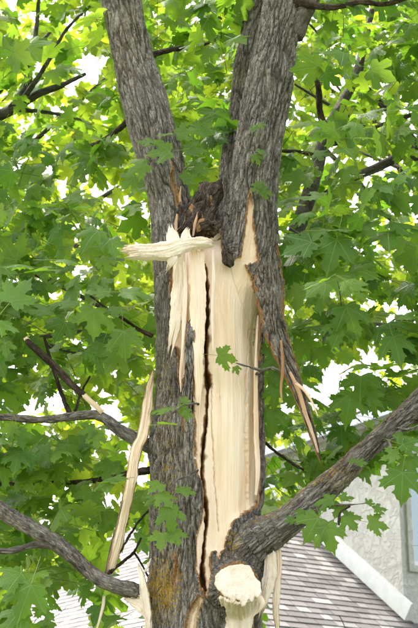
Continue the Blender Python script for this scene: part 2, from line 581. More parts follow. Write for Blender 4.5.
# white trim board lying along the roof line on the side wall
tb = KH - rd * .03 + zz * .035 - upF * .03
obj('trim_board', box_mesh('trim_board', tb, upF * 7.0, rd * .028, np.cross(rd, upF) * -0.25 if np.cross(rd, upF)[2] < 0 else np.cross(rd, upF) * 0.25, WHITE), house)
# upper eave: soffit, fascia gutter and shingled slope above the side wall
uo = wall_o + zz * ht
obj('soffit', box_mesh('soffit', uo - rd * .16 - ld * .3 + zz * .002, ld * (WL + .6), rd * .36, zz * .03, WHITE), house)
obj('gutter', box_mesh('gutter', uo - rd * .28 - ld * .3 - zz * .02, ld * (WL + .6), rd * .118, zz * .14, GUTTER), house)
ur = obj('roof', box_mesh('roof', uo - rd * .24 - ld * .4 + zz * .12, ld * (WL + .8), (rd * math.cos(R(30)) + zz * math.sin(R(30))) * 3.2, np.cross(ld, rd) * -0.05, SHINGLE), house)
for sgn in range(1):
    V_, F_, T_ = [], [], []
    uv_ = rd * math.cos(R(30)) + zz * math.sin(R(30))
    nn = np.cross(uv_, ld); nn = nn if nn[2] > 0 else -nn
    for r_ in range(22):
        x = -0.4 + random.uniform(0, .2)
        while x < WL + .3:
            w = random.choice(SH_W); V = shingle_mesh(w, 0, 0)
            b = len(V_) * 8
            V_.append(uo - rd * .24 + zz * .14 + ld * x + uv_ * (r_ * EXPO) + nn * .012 + V[:, :1] * ld + V[:, 1:2] * uv_ + V[:, 2:] * nn)
            F_.extend([[b + k for k in f] for f in SH_F]); T_.extend([random.random()] * 8); x += w
    tag(obj('shingle_courses', mesh_quads('shingle_courses', np.vstack(V_), F_, [SHINGLE], attrs={'tone': np.array(T_)}, smooth=False), ur), kind='stuff')

# ------------------------------------------------------------------ the split maple
tree_base = at(205, 640, 0.0); tree_base[2] = 0
tree = empty('maple_tree', tree_base)
tag(tree, 'large maple with a split trunk showing pale torn wood', 'tree')
TB = np.array(tree_base)

def P_(px, py, Y, rpx):
    return np.append(at(px, py, Y), rpx * pxm(px, py, Y))
CH = {}      # chains of (x, y, z, radius)
CH['trunk'] = [P_(205, 760, 0, 61), P_(205, 640, 0, 57.5), P_(205, 560, 0, 55.5), P_(205, 500, 0, 55), P_(206, 450, 0, 54.5), P_(206.5, 400, 0, 53),
               P_(206.5, 350, 0, 50.5), P_(205, 305, 0.0, 46.5), P_(204, 275, 0.0, 40)]
CH['left'] = [P_(190, 300, 0.0, 34), P_(179, 255, 0.0, 25.5), P_(169, 200, 0.02, 21.0), P_(158.5, 150, 0.05, 22.2), P_(144, 100, 0.09, 21.5), P_(132, 50, 0.13, 19.5), P_(122, 0, 0.17, 18.5), P_(112, -55, 0.2, 17.5)]
CH['right'] = [P_(228, 315, 0.0, 31), P_(243, 275, -.02, 31), P_(250.5, 240, -.03, 29), P_(252, 200, -.03, 25.5), P_(257.5, 150, -.03, 24.0), P_(266.5, 100, -.02, 23), P_(275, 50, 0.0, 21.5), P_(283, 0, 0.02, 19), P_(291, -55, 0.04, 17)]
CH['rear'] = [P_(222, 250, .16, 20), P_(232, 190, .24, 15), P_(238, 130, .28, 12), P_(247, 60, .30, 11.5), P_(256, 0, .32, 12), P_(264, -55, .34, 11)]
CH['bough'] = [P_(222, 580, -.05, 36), P_(240, 553, -.10, 28), P_(268, 534, -.12, 20), P_(300, 511, -.12, 14.6), P_(350, 466, -.12, 12.2), P_(400, 420, -.12, 11.4), P_(450, 378, -.12, 10.8)]
CH['stub'] = [P_(222, 596, -.08, 30), P_(234, 588, -.24, 24), P_(238, 583, -.325, 20.5)]
for k in CH:
    CH[k] = np.array(CH[k])

def chain_eval(P, C, full=False):
    """signed distance to a chain of tapered segments, nearest axis parameter"""
    if not full:
        mg = C[:, 3].max() + .16
        m = ((P > C[:, :3].min(0) - mg) & (P < C[:, :3].max(0) + mg)).all(1)
        d = np.full(len(P), 1.0); s_ = np.zeros(len(P)); c_ = np.zeros((len(P), 3))
        if m.any(): d[m], s_[m], c_[m] = chain_eval(P[m], C, True)
        return d, s_, c_
    best = np.full(len(P), 1e9); bs = np.zeros(len(P)); bc = np.zeros((len(P), 3))
    s0 = 0.0
    for i in range(len(C) - 1):
        a, b = C[i, :3], C[i + 1, :3]
        ab = b - a; L2 = ab @ ab
        t = np.clip(((P - a) @ ab) / L2, 0, 1)
        c = a + t[:, None] * ab
        d = np.linalg.norm(P - c, axis=1) - (C[i, 3] + t * (C[i + 1, 3] - C[i, 3]))
        m = d < best
        best[m] = d[m]; bs[m] = s0 + t[m] * math.sqrt(L2); bc[m] = c[m]
        s0 += math.sqrt(L2)
    return best, bs, bc

NAMES = list(CH)
FINE = {k: catmull(CH[k], 3) for k in NAMES}
KBL = {'trunk': .03, 'left': .045, 'right': .05, 'rear': .04, 'bough': .06, 'stub': .035}
def body_sdf(P):
    d = None
    for k in NAMES:
        e, _, _ = chain_eval(P, FINE[k])
        if d is None: d = e
        else:
            kk = KBL[k]
            h = np.clip(0.5 + 0.5 * (d - e) / kk, 0, 1)
            d = d * (1 - h) + e * h - kk * h * (1 - h)
    # slow swellings and flutes
    d = d - 0.012 * noise(P * np.array([5, 5, 2.2])) - 0.006 * noise(P * np.array([13, 13, 4.0]) + 7.7)
    # knot bulges
    for (kx, ky, kY, kr, ka) in KNOTS:
        c = at(kx, ky, kY)
        d = d - ka * np.exp(-((P - c) ** 2).sum(1) / (2 * kr * kr))
    return d
KNOTS = [(229, 256, -.17, .028, .030), (251, 113, -.12, .03, .012), (262, 66, -.11, .03, .010), (256, 160, -.14, .03, .012),
         (128, 40, .03, .03, .008), (150, 118, -.05, .035, .008), (136, 80, 0.0, .03, .006), (152, 447, -.05, .045, .02), (150, 592, -.05, .04, .012),
         (338, 482, -.17, .022, .012), (300, 545, -.1, .03, .0), (188, 500, -.22, .05, .012), (200, 598, -.25, .03, .02),(366,457,-.12,.02,.010)]

lo = np.array([-0.72, -0.62, 2.22]); hi = np.array([1.14, 0.56, 5.62]); H = 0.0080
cs = 8
dims = (np.ceil((hi - lo) / H / cs).astype(int)) * cs + 1
ncoarse = (dims - 1) // cs
g0 = np.stack(np.meshgrid(*[lo[a] + (np.arange(ncoarse[a]) + .5) * cs * H for a in range(3)], indexing='ij'), -1).reshape(-1, 3)
dc = body_sdf(g0).reshape(ncoarse)
act = np.abs(dc) < cs * H * 0.95 + 0.03
from numpy import repeat
D = np.full(dims, 0.05, dtype=np.float32)
up3 = dc
for a in range(3): up3 = repeat(up3, cs, axis=a)
D[:-1, :-1, :-1] = np.where(up3 < 0, -0.05, 0.05)
am = act
for a in range(3): am = repeat(am, cs, axis=a)
amf = np.zeros(dims, bool)
amf[:-1, :-1, :-1] |= am
ii = np.argwhere(amf)
D[ii[:, 0], ii[:, 1], ii[:, 2]] = body_sdf(lo + ii * H)

def surface_nets(D, lo, h):
    s = D < 0
    n = np.zeros(tuple(x - 1 for x in D.shape), np.int8)
    for dx in (0, 1):
        for dy in (0, 1):
            for dz in (0, 1):
                n += s[dx:D.shape[0] - 1 + dx, dy:D.shape[1] - 1 + dy, dz:D.shape[2] - 1 + dz]
    c = np.argwhere((n > 0) & (n < 8))
    vid = np.full(n.shape, -1, np.int64); vid[c[:, 0], c[:, 1], c[:, 2]] = np.arange(len(c))
    acc = np.zeros((len(c), 3)); cnt = np.zeros(len(c))
    off = [(x, y, z) for x in (0, 1) for y in (0, 1) for z in (0, 1)]
    val = {o: D[c[:, 0] + o[0], c[:, 1] + o[1], c[:, 2] + o[2]].astype(float) for o in off}
    for a in off:
        for ax in range(3):
            if a[ax] == 1: continue
            b = list(a); b[ax] = 1; b = tuple(b)
            m = (val[a] < 0) != (val[b] < 0)
            t = val[a][m] / (val[a][m] - val[b][m])
            p = np.tile(np.array(a, float), (m.sum(), 1)); p[:, ax] += t
            acc[m] += p; cnt[m] += 1
    V = lo + (c + acc / cnt[:, None]) * h
    quads = []
    for ax in range(3):
        sl0 = [slice(None)] * 3; sl1 = [slice(None)] * 3
        sl0[ax] = slice(0, -1); sl1[ax] = slice(1, None)
        e = s[tuple(sl0)] != s[tuple(sl1)]
        id_ = np.argwhere(e)
        o1, o2 = [(1, 2), (2, 0), (0, 1)][ax]
        ok = (id_[:, o1] > 0) & (id_[:, o2] > 0) & (id_[:, o1] < D.shape[o1] - 1) & (id_[:, o2] < D.shape[o2] - 1)
        id_ = id_[ok]
        def cell(d1, d2):
            q = id_.copy(); q[:, o1] += d1; q[:, o2] += d2
            return vid[q[:, 0], q[:, 1], q[:, 2]]
        Q = np.stack([cell(-1, -1), cell(0, -1), cell(0, 0), cell(-1, 0)], 1)
        neg = s[id_[:, 0], id_[:, 1], id_[:, 2]]
        Q[~neg] = Q[~neg][:, ::-1]
        quads.append(Q)
    return V, np.vstack(quads)
BV, BQ = surface_nets(D, lo, H)
BQ = BQ[(BQ >= 0).all(1)]
# one Catmull-Clark level
tmp = mesh_quads('tmp', BV, BQ, [])
to = bpy.data.objects.new('tmp', tmp); COL.objects.link(to)
md = to.modifiers.new('s', 'SUBSURF'); md.levels = 1; md.render_levels = 1
bpy.context.view_layer.update()
dg = bpy.context.evaluated_depsgraph_get()
em = to.evaluated_get(dg).to_mesh()
nv = len(em.vertices)
V = np.empty(nv * 3, np.float32); em.vertices.foreach_get('co', V); V = V.reshape(-1, 3).astype(float)
NN = np.empty(nv * 3, np.float32); em.vertex_normals.foreach_get('vector', NN); NN = NN.reshape(-1, 3).astype(float)
Q = np.empty(len(em.loops), np.int32); em.loops.foreach_get('vertex_index', Q); Q = Q.reshape(-1, 4)
to.evaluated_get(dg).to_mesh_clear()
bpy.data.objects.remove(to); bpy.data.meshes.remove(tmp)

def bark_height(q):
    """q: (lateral, lateral, along) in metres -> 0..1 interlacing ridges"""
    w = np.stack([noise(q * np.array([9, 9, 5]) + 3.1), noise(q * np.array([9, 9, 5]) + 13.7), np.zeros(len(q))], 1) * 0.012
    a = q + w
    f1 = np.exp(-(noise(a * np.array([38, 38, 6.0])) / .17) ** 2)
    f2 = np.exp(-(noise(a * np.array([72, 72, 13.0]) + 5.5) / .15) ** 2) * .6
    plate = noise(a * np.array([20, 20, 4.0]) + 2.2)
    f = noise(a * np.array([130, 130, 40]) + 9.1)
    return np.clip(0.80 + .22 * plate - .72 * np.maximum(f1, f2) + .13 * f, 0, 1)

ds, qs = [], []
for k in NAMES:
    d, s_, c_ = chain_eval(V, FINE[k])
    C = CH[k]
    axd = C[-1, :3] - C[0, :3]; axd /= np.linalg.norm(axd)
    e1 = np.cross(axd, [0, 1, 0]); e1 /= np.linalg.norm(e1); e2 = np.cross(axd, e1)
    off = V - c_
    ds.append(d); qs.append(np.stack([off @ e1 + NAMES.index(k) * 3.0, off @ e2, s_ + NAMES.index(k) * 1.7], 1))
ds = np.array(ds); win_ = ds.argmin(0)
wts = np.exp(-(ds - ds.min(0)) / 0.02)
wts[wts < 0.05] = 0; wts /= wts.sum(0)
hgt = np.zeros(nv)
for i in range(len(NAMES)):
    m = wts[i] > 0
    hgt[m] += wts[i][m] * bark_height(qs[i][m])
qg = np.choose(win_[:, None], qs)
px, py, dep = proj(V)
front = NN[:, 1] < 0.30

# outlines of the bare wood, in photograph pixels
WOODS = [
    # main wound
    [(172, 262), (176, 246), (186, 236), (196, 229), (206, 226), (222, 224), (221.5, 240), (224, 256), (234, 262), (240.5, 256), (242.5, 243), (245.5, 224), (248, 205),
     (250, 189), (252, 205), (254, 228), (257, 248), (259.5, 262), (246, 265), (251, 276), (256, 291), (261, 306), (268, 330), (270, 345), (270, 380), (270, 420), (270, 460), (268, 492),
     (256, 507), (243, 514), (233, 522), (227, 534), (224, 547), (218, 560), (217, 551), (213, 550), (210, 556), (211, 575), (208, 597), (204.5, 597), (203, 588), (201, 591),
     (196.5, 570), (195.5, 547), (199, 528), (204, 506), (203, 482), (197, 472), (195, 440), (193.5, 400), (194.5, 360), (194, 330), (190, 323), (186, 326), (185, 338), (187, 352), (183.5, 372), (181.5, 390), (178.5, 386), (179, 368), (177.5, 348),
     (167, 342), (171, 330), (171.5, 300), (170.5, 280)],
    [(200, 594), (204, 598), (199, 612), (195, 632), (184, 632), (188, 613), (194, 602)],
    [(177, 552), (178.5, 570), (175.5, 592), (173.5, 580)],
    [(170.5, 156), (173, 176), (176, 190), (179.5, 208), (177, 207), (173, 190), (170.5, 176)],
    [(183, 405), (185, 418), (184, 432), (182, 420)],
    [(263, 270), (267, 273), (266, 278), (263, 276)],
]
def jitter(px, py):
    return (px + 1.3 * n2(px / 5, py / 16) + 0.7 * n2(px / 2.0, py / 5, 4.4), py + 2.2 * n2(px / 3.0, py / 12, 8.2))
jx, jy = jitter(px, py)
near = (px > 155) & (px < 285) & (py > 140) & (py < 640) & (NN[:, 1] < .6)
def wood_sdf(x, y):
    a, b = jitter(x, y)
    r = np.full(len(x), 1e3)
    for poly in WOODS: r = np.minimum(r, poly_sdf(a, b, poly))
    return r
sdw = np.full(nv, 1e3)
sdw[near] = np.maximum(wood_sdf(px[near], py[near]), (NN[near, 1] - .12) * 14)
# slide the vertices next to an outline onto it, so that the torn edge is a clean line
rim = near & (np.abs(sdw) < .55)
e_ = .25
gx_ = (wood_sdf(px[rim] + e_, py[rim]) - wood_sdf(px[rim] - e_, py[rim])) / (2 * e_)
gy_ = (wood_sdf(px[rim], py[rim] + e_) - wood_sdf(px[rim], py[rim] - e_)) / (2 * e_)
gl_ = np.maximum(gx_ ** 2 + gy_ ** 2, .3)
mv_ = np.clip(sdw[rim], -.6, .6) / gl_ * (dep[rim] / F_PX)
V[rim] -= (gx_ * mv_)[:, None] * RIGHT - (gy_ * mv_)[:, None] * UP
sdw[rim] = 0.0
wood = sdw < 0

CRACK = [(206, 262, .5), (206, 280, 2.2), (205, 297, 3.2), (206.5, 318, 2.2), (205.5, 340, 2.8), (206.5, 362, 1.5), (208, 378, 2.6), (207, 392, 1.2), (205.5, 410, .8), (204, 432, 1.9), (203, 455, 2.1), (203.5, 475, 1.3), (205.5, 495, 1.9), (207, 515, 1.0), (206, 535, .9), (204.5, 550, 1.4),
         (202.5, 565, 1.6), (201.5, 580, 2.8), (202, 592, 2.2)]
CRACK2 = [(212, 385, .6), (212.5, 420, .9), (214.5, 455, .8), (216, 490, .6), (220, 530, .5)]
CRACK3 = [(254, 330, .4), (251.5, 380, 1.0), (250.5, 430, 1.3), (252, 470, 1.4), (252, 500, 1.0)]
disp = np.zeros(nv); stain = np.zeros(nv); edge = np.zeros(nv); lich = np.zeros(nv)
rad = np.choose(win_, [np.full(nv, 1.0), np.full(nv, .8), np.full(nv, .85), np.full(nv, .7), np.full(nv, .7), np.full(nv, .8)])
disp[~wood] = ((hgt - 0.55) * 0.019 * rad)[~wood]
lip = np.clip(1 - sdw / 3.0, 0, 1) * (~wood)
disp += lip * 0.004
edge = np.where(wood, 0, np.clip(1.15 - sdw / 1.5, 0, 1)); stain[rim] = 1.0
# wood relief
w_i = np.where(wood)[0]
wx, wy = px[w_i], py[w_i]
fib = n2(wx / 1.9, wy / 60) * 0.0016 + n2(wx / 6, wy / 120, 3.0) * 0.003
torn = np.clip((350 - wy) / 30, 0, 1) * np.clip((209 - wx) / 4, 0, 1)      # fibrous upper left part
fib += torn * (n2(wx / 2.6, wy / 40, 6.0) * 0.008 + 0.002)
dw = -0.020 - 0.004 * np.clip(-sdw[w_i] / 6, 0, 1) + fib
for (cr, dp, sg) in ((CRACK, .10, 1.0), (CRACK2, .012, .3), (CRACK3, .02, .25)):
    dd, pp = seg_dist(wx + 1.3 * n2(wx / 6, wy / 9, 2.0) + .5 * n2(wx / 3, wy / 3, 7.0), wy, cr)
    wd = np.interp(pp, np.arange(len(cr)), [c[2] for c in cr]) * (1 + .6 * n2(wx / 50, wy / 9, 9.0))
    dw -= dp * np.clip(1.25 - dd / np.maximum(wd, .1), 0, 1)
    stain[w_i] = np.maximum(stain[w_i], sg * np.clip(1.5 - dd / (wd * (1.2 + .9 * n2(wx / 20, wy / 8, 21.0)) + .9), 0, 1))
for (kx, ky, kr) in ((221, 395, 2.6), (202, 284, 1.8)):
    dd = np.hypot(wx - kx, wy - ky)
    dw += 0.0022 * np.exp(-(dd / kr) ** 2) - 0.0012 * np.exp(-((dd - kr * 1.5) / (kr * .35)) ** 2)
    stain[w_i] = np.maximum(stain[w_i], .42 * np.exp(-(dd / (kr * 1.1)) ** 2) * (1 + .6 * n2(wx / 1.5, wy / 1.5, 30.0)))
stain[w_i] = np.maximum(stain[w_i], np.clip(0.75 + sdw[w_i] / 2.2, 0, 1))
small = (sdw[w_i] > -4) & ((wx < 200) & ((wy > 590) | (wy < 230)))
stain[w_i[small]] = np.maximum(stain[w_i[small]], .55)
disp[w_i] = dw
# ochre lichen where the photograph has it
def blob(x, y, rx, ry): return np.exp(-(((px - x) / rx) ** 2 + ((py - y) / ry) ** 2))
lich = np.clip(.85 * blob(163, 590, 22, 36) + .55 * blob(232, 545, 16, 22) + .45 * blob(275, 300, 14, 50) + .35 * blob(165, 380, 16, 60) + .30 * blob(128, 40, 18, 60)
               + .5 * blob(330, 470, 45, 22) + .4 * blob(170, 480, 20, 60), 0, 1)
bt = win_ == NAMES.index('bough')
lich[bt] = np.maximum(lich[bt], 0.75 * np.clip((NN[bt, 2] - 0.1), 0, 1))
V2 = V + NN * disp[:, None]

# broken stub: flatten its end into a cut face (bare wood)
sa, sb = CH['stub'][-2, :3], CH['stub'][-1, :3]
sdir = (sb - sa) / np.linalg.norm(sb - sa)
STUB_END = sb + sdir * 0.012
sdir_face = np.array([0.10, -0.97, 0.16]); sdir_face /= np.linalg.norm(sdir_face)
dist_end = (V2 - STUB_END) @ sdir_face
cutm = (dist_end > 0) & (np.linalg.norm(V2 - STUB_END, axis=1) < .16)
V2[cutm] -= (dist_end[cutm])[:, None] * sdir_face
ced = (~cutm) & (dist_end > -0.016) & (np.linalg.norm(V2 - STUB_END, axis=1) < .16)
edge[ced | cutm] = 1.0
# torn wood under the stub face and the left boundary
TONGUE = [(220, 596), (250, 596), (262, 592), (258, 606), (252, 618), (249, 640), (222, 640), (227, 622), (226, 608)]
tm = front & (poly_sdf(jx, jy, TONGUE) < 0) & ~cutm & (px > 200)
wood |= tm
edge[tm] = 0
V2[tm] += NN[tm] * (0.010 + 0.008 * n2(px[tm] / 2.3, py[tm] / 30, 2.2))[:, None] - NN[tm] * disp[tm][:, None]
tsd = poly_sdf(jx, jy, TONGUE)
tn = front & ~wood & (tsd < 2.2) & (px > 200)
edge[tn] = np.maximum(edge[tn], np.clip(1.15 - tsd[tn] / 1.6, 0, 1))

# final normals
tmpm = mesh_quads('tmpn', V2, Q, [])
NF = np.empty(nv * 3, np.float32); tmpm.vertex_normals.foreach_get('vector', NF); NF = NF.reshape(-1, 3)
bpy.data.meshes.remove(tmpm)
strict = wood & ~rim
fw_ = (strict[Q].sum(1) >= 1) | ((rim | wood)[Q].all(1))
fwin = win_[Q[:, 0]]
PART = {'trunk': 'trunk', 'left': 'limb', 'right': 'limb', 'rear': 'limb', 'bough': 'limb', 'stub': 'branch_stub'}
PLAB = {'left': 'left leader leaning up and out of the fork', 'right': 'right leader rising from the fork above the wound',
        'rear': 'shaded rear leader behind the right one', 'bough': 'low bough rising to the right across the house', 'stub': 'broken branch stub facing forward'}

def submesh(name, sel, mats, extra=None, attrs=True):
    q = Q[sel]
    used, inv = np.unique(q.ravel(), return_inverse=True)
    vv = V2[used] - TB
    A = {'grain': qg[used], 'ridge': hgt[used], 'edge': edge[used], 'lichen': lich[used], 'stain': stain[used]}
    return mesh_quads(name, vv, inv.reshape(-1, 4), mats, attrs=A, normals=NF[used])

parts = {}
for i, k in enumerate(NAMES):
    sel = (~fw_) & (fwin == i)
    if sel.sum() == 0: continue
    o = obj(PART[k], submesh(PART[k], sel, [BARK]), tree)
    if k in PLAB: o['label'] = PLAB[k]
    parts[k] = o
stubw = tm
fs = fw_ & (stubw[Q].sum(1) >= 2)
obj('torn_face', submesh('torn_face', fs, [WOOD_PALE]), parts['stub'])
ew = obj('exposed_wood', submesh('exposed_wood', fw_ & ~fs, [WOOD]), parts['trunk'])
ew['label'] = 'bare cream sapwood where bark was ripped away, split by a dark crack'

# trunk foot below the frame, root flare on the lawn
def tube(path, rads, n=12, rough=0.0, seed=0.0, mats=(BARK,), cap=True, step=0.03, origin=TB, lichen=0.2, twist=0.0):
    """tapered limb through the given points, with bark relief"""
    C = catmull(np.column_stack([path, rads]), step=step)
    Pc, r = C[:, :3], np.maximum(C[:, 3], 0.0008)
    T = np.gradient(Pc, axis=0); T /= np.linalg.norm(T, axis=1)[:, None] + 1e-12
    ref = np.array([0.13, 1.0, 0.21]) if abs(T[0] @ np.array([0.13, 1, .21])) < .9 else np.array([1.0, .2, .1])
    A = np.cross(T, ref); A /= np.linalg.norm(A, axis=1)[:, None]
    B = np.cross(T, A)
    th = np.linspace(0, 2 * np.pi, n, endpoint=False)
    s = np.concatenate([[0], np.cumsum(np.linalg.norm(np.diff(Pc, axis=0), axis=1))])
    cos, sin = np.cos(th)[None, :, None], np.sin(th)[None, :, None]
    dirv = A[:, None] * cos + B[:, None] * sin
    rr = np.tile(r[:, None], (1, n))
    gr = np.stack([rr * np.cos(th)[None] + seed, rr * np.sin(th)[None], np.tile(s[:, None], (1, n))], -1).reshape(-1, 3)
    hb = bark_height(gr * (1.0 if r.max() > .05 else 1.7))
    wob = noise(np.column_stack([gr[:, 0] * 14 + seed, gr[:, 1] * 14, gr[:, 2] * 9]))
    rr = rr + rough * (hb.reshape(rr.shape) - .5) + 0.10 * rr * wob.reshape(rr.shape)
    Vt = (Pc[:, None] + dirv * rr[..., None]).reshape(-1, 3) - origin
    m = len(Pc)
    ia = np.arange(m - 1)[:, None] * n + np.arange(n)[None]
    ib = np.arange(m - 1)[:, None] * n + (np.arange(n)[None] + 1) % n
    Fq = np.stack([ia, ib, ib + n, ia + n], -1).reshape(-1, 4)
    # rounded closed ends
    V0 = Pc[0] - T[0] * r[0] * .5 - origin; V1 = Pc[-1] + T[-1] * r[-1] * .5 - origin
    Vt = np.vstack([Vt, V0, V1]); k0, k1 = m * n, m * n + 1
    capq = []
    for q in range(0, n, 2):
        capq.append([k0, (q + 2) % n, q + 1, q]); b_ = (m - 1) * n
        capq.append([k1, b_ + q, b_ + q + 1, b_ + (q + 2) % n])
    Fq = np.vstack([Fq, capq])
    gr = np.vstack([gr, gr[0], gr[-1]]); hb = np.append(hb, [hb[0], hb[-1]])
    attrs = {'grain': gr, 'ridge': hb, 'edge': np.zeros(len(gr)), 'lichen': np.full(len(gr), lichen), 'stain': np.zeros(len(gr))}
    return Vt, Fq, attrs

def tube_obj(name, path, rads, parent, mats=(BARK,), **kw):
    Vt, Fq, A = tube(path, rads, **kw)
    return obj(name, mesh_quads(name, Vt, Fq, list(mats), attrs=A), parent)

r0 = CH['trunk'][0, 3]
foot = [[TB[0], TB[1], -.1], [TB[0], TB[1], .12], [TB[0], TB[1], .5], [TB[0], TB[1], 1.2], [TB[0], TB[1], 2.0], [TB[0], TB[1], 2.30]]
tube_obj('trunk_base', np.array(foot), [r0 * 1.9, r0 * 1.5, r0 * 1.15, r0 * 1.04, r0 * .99, r0 * .97], tree, n=64, rough=.02, step=.05)

# ------------------------------------------------------------------ torn strips, flaps and splinters
def strip(name, pts, thick, parent, mats, seed=0.0, facing=(0, -1, 0.1), jag=0.16, curl=0.15, nx=9, step=0.008, rough=0.003, twist=None, ends=(0.2, 0.2), bark_front=False, label=None, lichen=0.1, stainedge=0.0, origin=TB):
    """a torn ribbon through (px, py, Y, width px); ragged edges, real thickness. slots: front, back, edge"""
    C = np.array([np.append(at(p[0], p[1], p[2]), p[3] * pxm(p[0], p[1], p[2])) for p in pts])
    C = catmull(C, step=step)
    Pc, w = C[:, :3], np.maximum(C[:, 3], 0.001)
    m = len(Pc)
    T = np.gradient(Pc, axis=0); T /= np.linalg.norm(T, axis=1)[:, None]
    fc = np.tile(np.array(facing, float), (m, 1))
    A = np.cross(T, fc); A /= np.linalg.norm(A, axis=1)[:, None]
    Nf = np.cross(A, T); Nf /= np.linalg.norm(Nf, axis=1)[:, None]
    Nf[(Nf * fc).sum(1) < 0] *= -1
    if twist:
        tw = np.interp(np.linspace(0, 1, m), np.linspace(0, 1, len(twist)), np.radians(twist))[:, None]
        A, Nf = A * np.cos(tw) + Nf * np.sin(tw), Nf * np.cos(tw) - A * np.sin(tw)
    s = np.concatenate([[0], np.cumsum(np.linalg.norm(np.diff(Pc, axis=0), axis=1))])
    nx = int(np.clip(w.max() / .0028, nx, 34))
    u = np.linspace(-1, 1, nx)
    jl = .8 * noise(np.column_stack([s * 21, np.full(m, seed + 31), np.zeros(m)])) + .22 * noise(np.column_stack([s * 60, np.full(m, seed), np.zeros(m)])) + .35 * noise(np.column_stack([s * 190, np.full(m, seed + 4), np.zeros(m)]))
    jr = .8 * noise(np.column_stack([s * 21, np.full(m, seed + 37), np.ones(m)])) + .22 * noise(np.column_stack([s * 60, np.full(m, seed + 9), np.ones(m)])) + .35 * noise(np.column_stack([s * 190, np.full(m, seed + 14), np.ones(m)]))
    hw = w / 2
    lft = -hw * (1 + jag * jl); rgt = hw * (1 + jag * jr)
    X = lft[:, None] + (u[None] * .5 + .5) * (rgt - lft)[:, None]
    # jagged ends: each column of fibres stops at its own place
    endn = noise(np.column_stack([u * 2.1 + seed, np.full(nx, 2.0), np.zeros(nx)])) + 1.3 * noise(np.column_stack([u * 6 + seed * 3, np.full(nx, 5.0), np.zeros(nx)]))
    slide = np.zeros((m, nx))
    tt = np.linspace(0, 1, m)[:, None]
    slide += np.clip((tt - (1 - .35)) / .35, 0, 1) * endn[None] * ends[1] * w.mean() * 2.2
    slide -= np.clip((.35 - tt) / .35, 0, 1) * endn[None] * ends[0] * w.mean() * 2.2
    gr = np.stack([X + seed * 2.3, np.zeros((m, nx)), np.tile(s[:, None], (1, nx))], -1)
    gf = gr.reshape(-1, 3)
    hb = bark_height(gf * 1.2)
    bend = -curl * hw[:, None] * (u[None] ** 2)
    if bark_front: rel = (hb.reshape(m, nx) - .5) * rough * 3
    else: rel = (noise(np.column_stack([gf[:, 0] * 240, gf[:, 1] + seed, gf[:, 2] * 7])).reshape(m, nx) + .7 * noise(np.column_stack([gf[:, 0] * 60, gf[:, 1] + 3, gf[:, 2] * 9])).reshape(m, nx)) * rough
    th = thick * np.clip(np.minimum(1, np.minimum(tt, 1 - tt) * 9 + .25), 0, 1) * (1 - .35 * u[None] ** 4)
    base = Pc[:, None] + A[:, None] * X[..., None] + T[:, None] * slide[..., None]
    Fv = base + Nf[:, None] * (bend + th / 2 + rel)[..., None]
    Bv = base + Nf[:, None] * (bend - th / 2 + rel * .4)[..., None]
    Vv = np.vstack([Fv.reshape(-1, 3), Bv.reshape(-1, 3)]) - origin
    o2 = m * nx
    I = (np.arange(m - 1)[:, None] * nx + np.arange(nx - 1)[None])
    fr = np.stack([I, I + 1, I + nx + 1, I + nx], -1).reshape(-1, 4)
    bk = fr[:, ::-1] + o2
    L_ = np.arange(m - 1) * nx; R_ = L_ + nx - 1
    sl = np.stack([L_, L_ + nx, L_ + nx + o2, L_ + o2], -1)
    sr = np.stack([R_ + nx, R_, R_ + o2, R_ + nx + o2], -1)
    a0 = np.arange(nx - 1); e0_ = np.stack([a0 + 1, a0, a0 + o2, a0 + 1 + o2], -1)
    a1 = (m - 1) * nx + a0; e1_ = np.stack([a1, a1 + 1, a1 + 1 + o2, a1 + o2], -1)
    Fq = np.vstack([fr, bk, sl, sr, e0_, e1_])
    if np.dot(np.cross(Fv[1, 1] - Fv[0, 0], Fv[1, 0] - Fv[0, 1]), Nf[0]) > 0:
        pass
    nrm0 = np.cross(Fv[m // 2, 1] - Fv[m // 2, 0], Fv[m // 2 + 1, 0] - Fv[m // 2, 0])
    if nrm0 @ Nf[m // 2] < 0: Fq = Fq[:, ::-1]
    mi = np.concatenate([np.zeros(len(fr)), np.ones(len(bk)), np.full(len(Fq) - len(fr) - len(bk), 2)])
    ed = (np.clip((np.abs(u)[None] - (.80 + .3 * noise(np.column_stack([s * 24, np.full(m, seed + 50), np.zeros(m)]))[:, None])) * 6, 0, .8)).ravel() if bark_front else np.zeros(m * nx)
    stn = (np.clip((np.abs(u)[None] - (.72 + .22 * noise(np.column_stack([s * 16, np.full(m, seed + 60), np.zeros(m)]))[:, None])) * 7, 0, 1) * stainedge).ravel()
    A_ = {'grain': np.vstack([gf, gf + np.array([0, thick, 0])]), 'ridge': np.tile(hb, 2), 'edge': np.tile(ed, 2), 'lichen': np.full(2 * o2, lichen), 'stain': np.tile(stn, 2)}
    me = mesh_quads(name, Vv, Fq, list(mats), midx=mi, attrs=A_)
    try: me.set_sharp_from_angle(angle=R(50))
    except Exception: pass
    o = obj(name, me, parent)
    if label: o['label'] = label
    return o

W3 = (WOOD, WOOD, WOOD)
WP3 = (WOOD_PALE, WOOD_PALE, WOOD_PALE)
BK3 = (BARK, INNER, INNER)
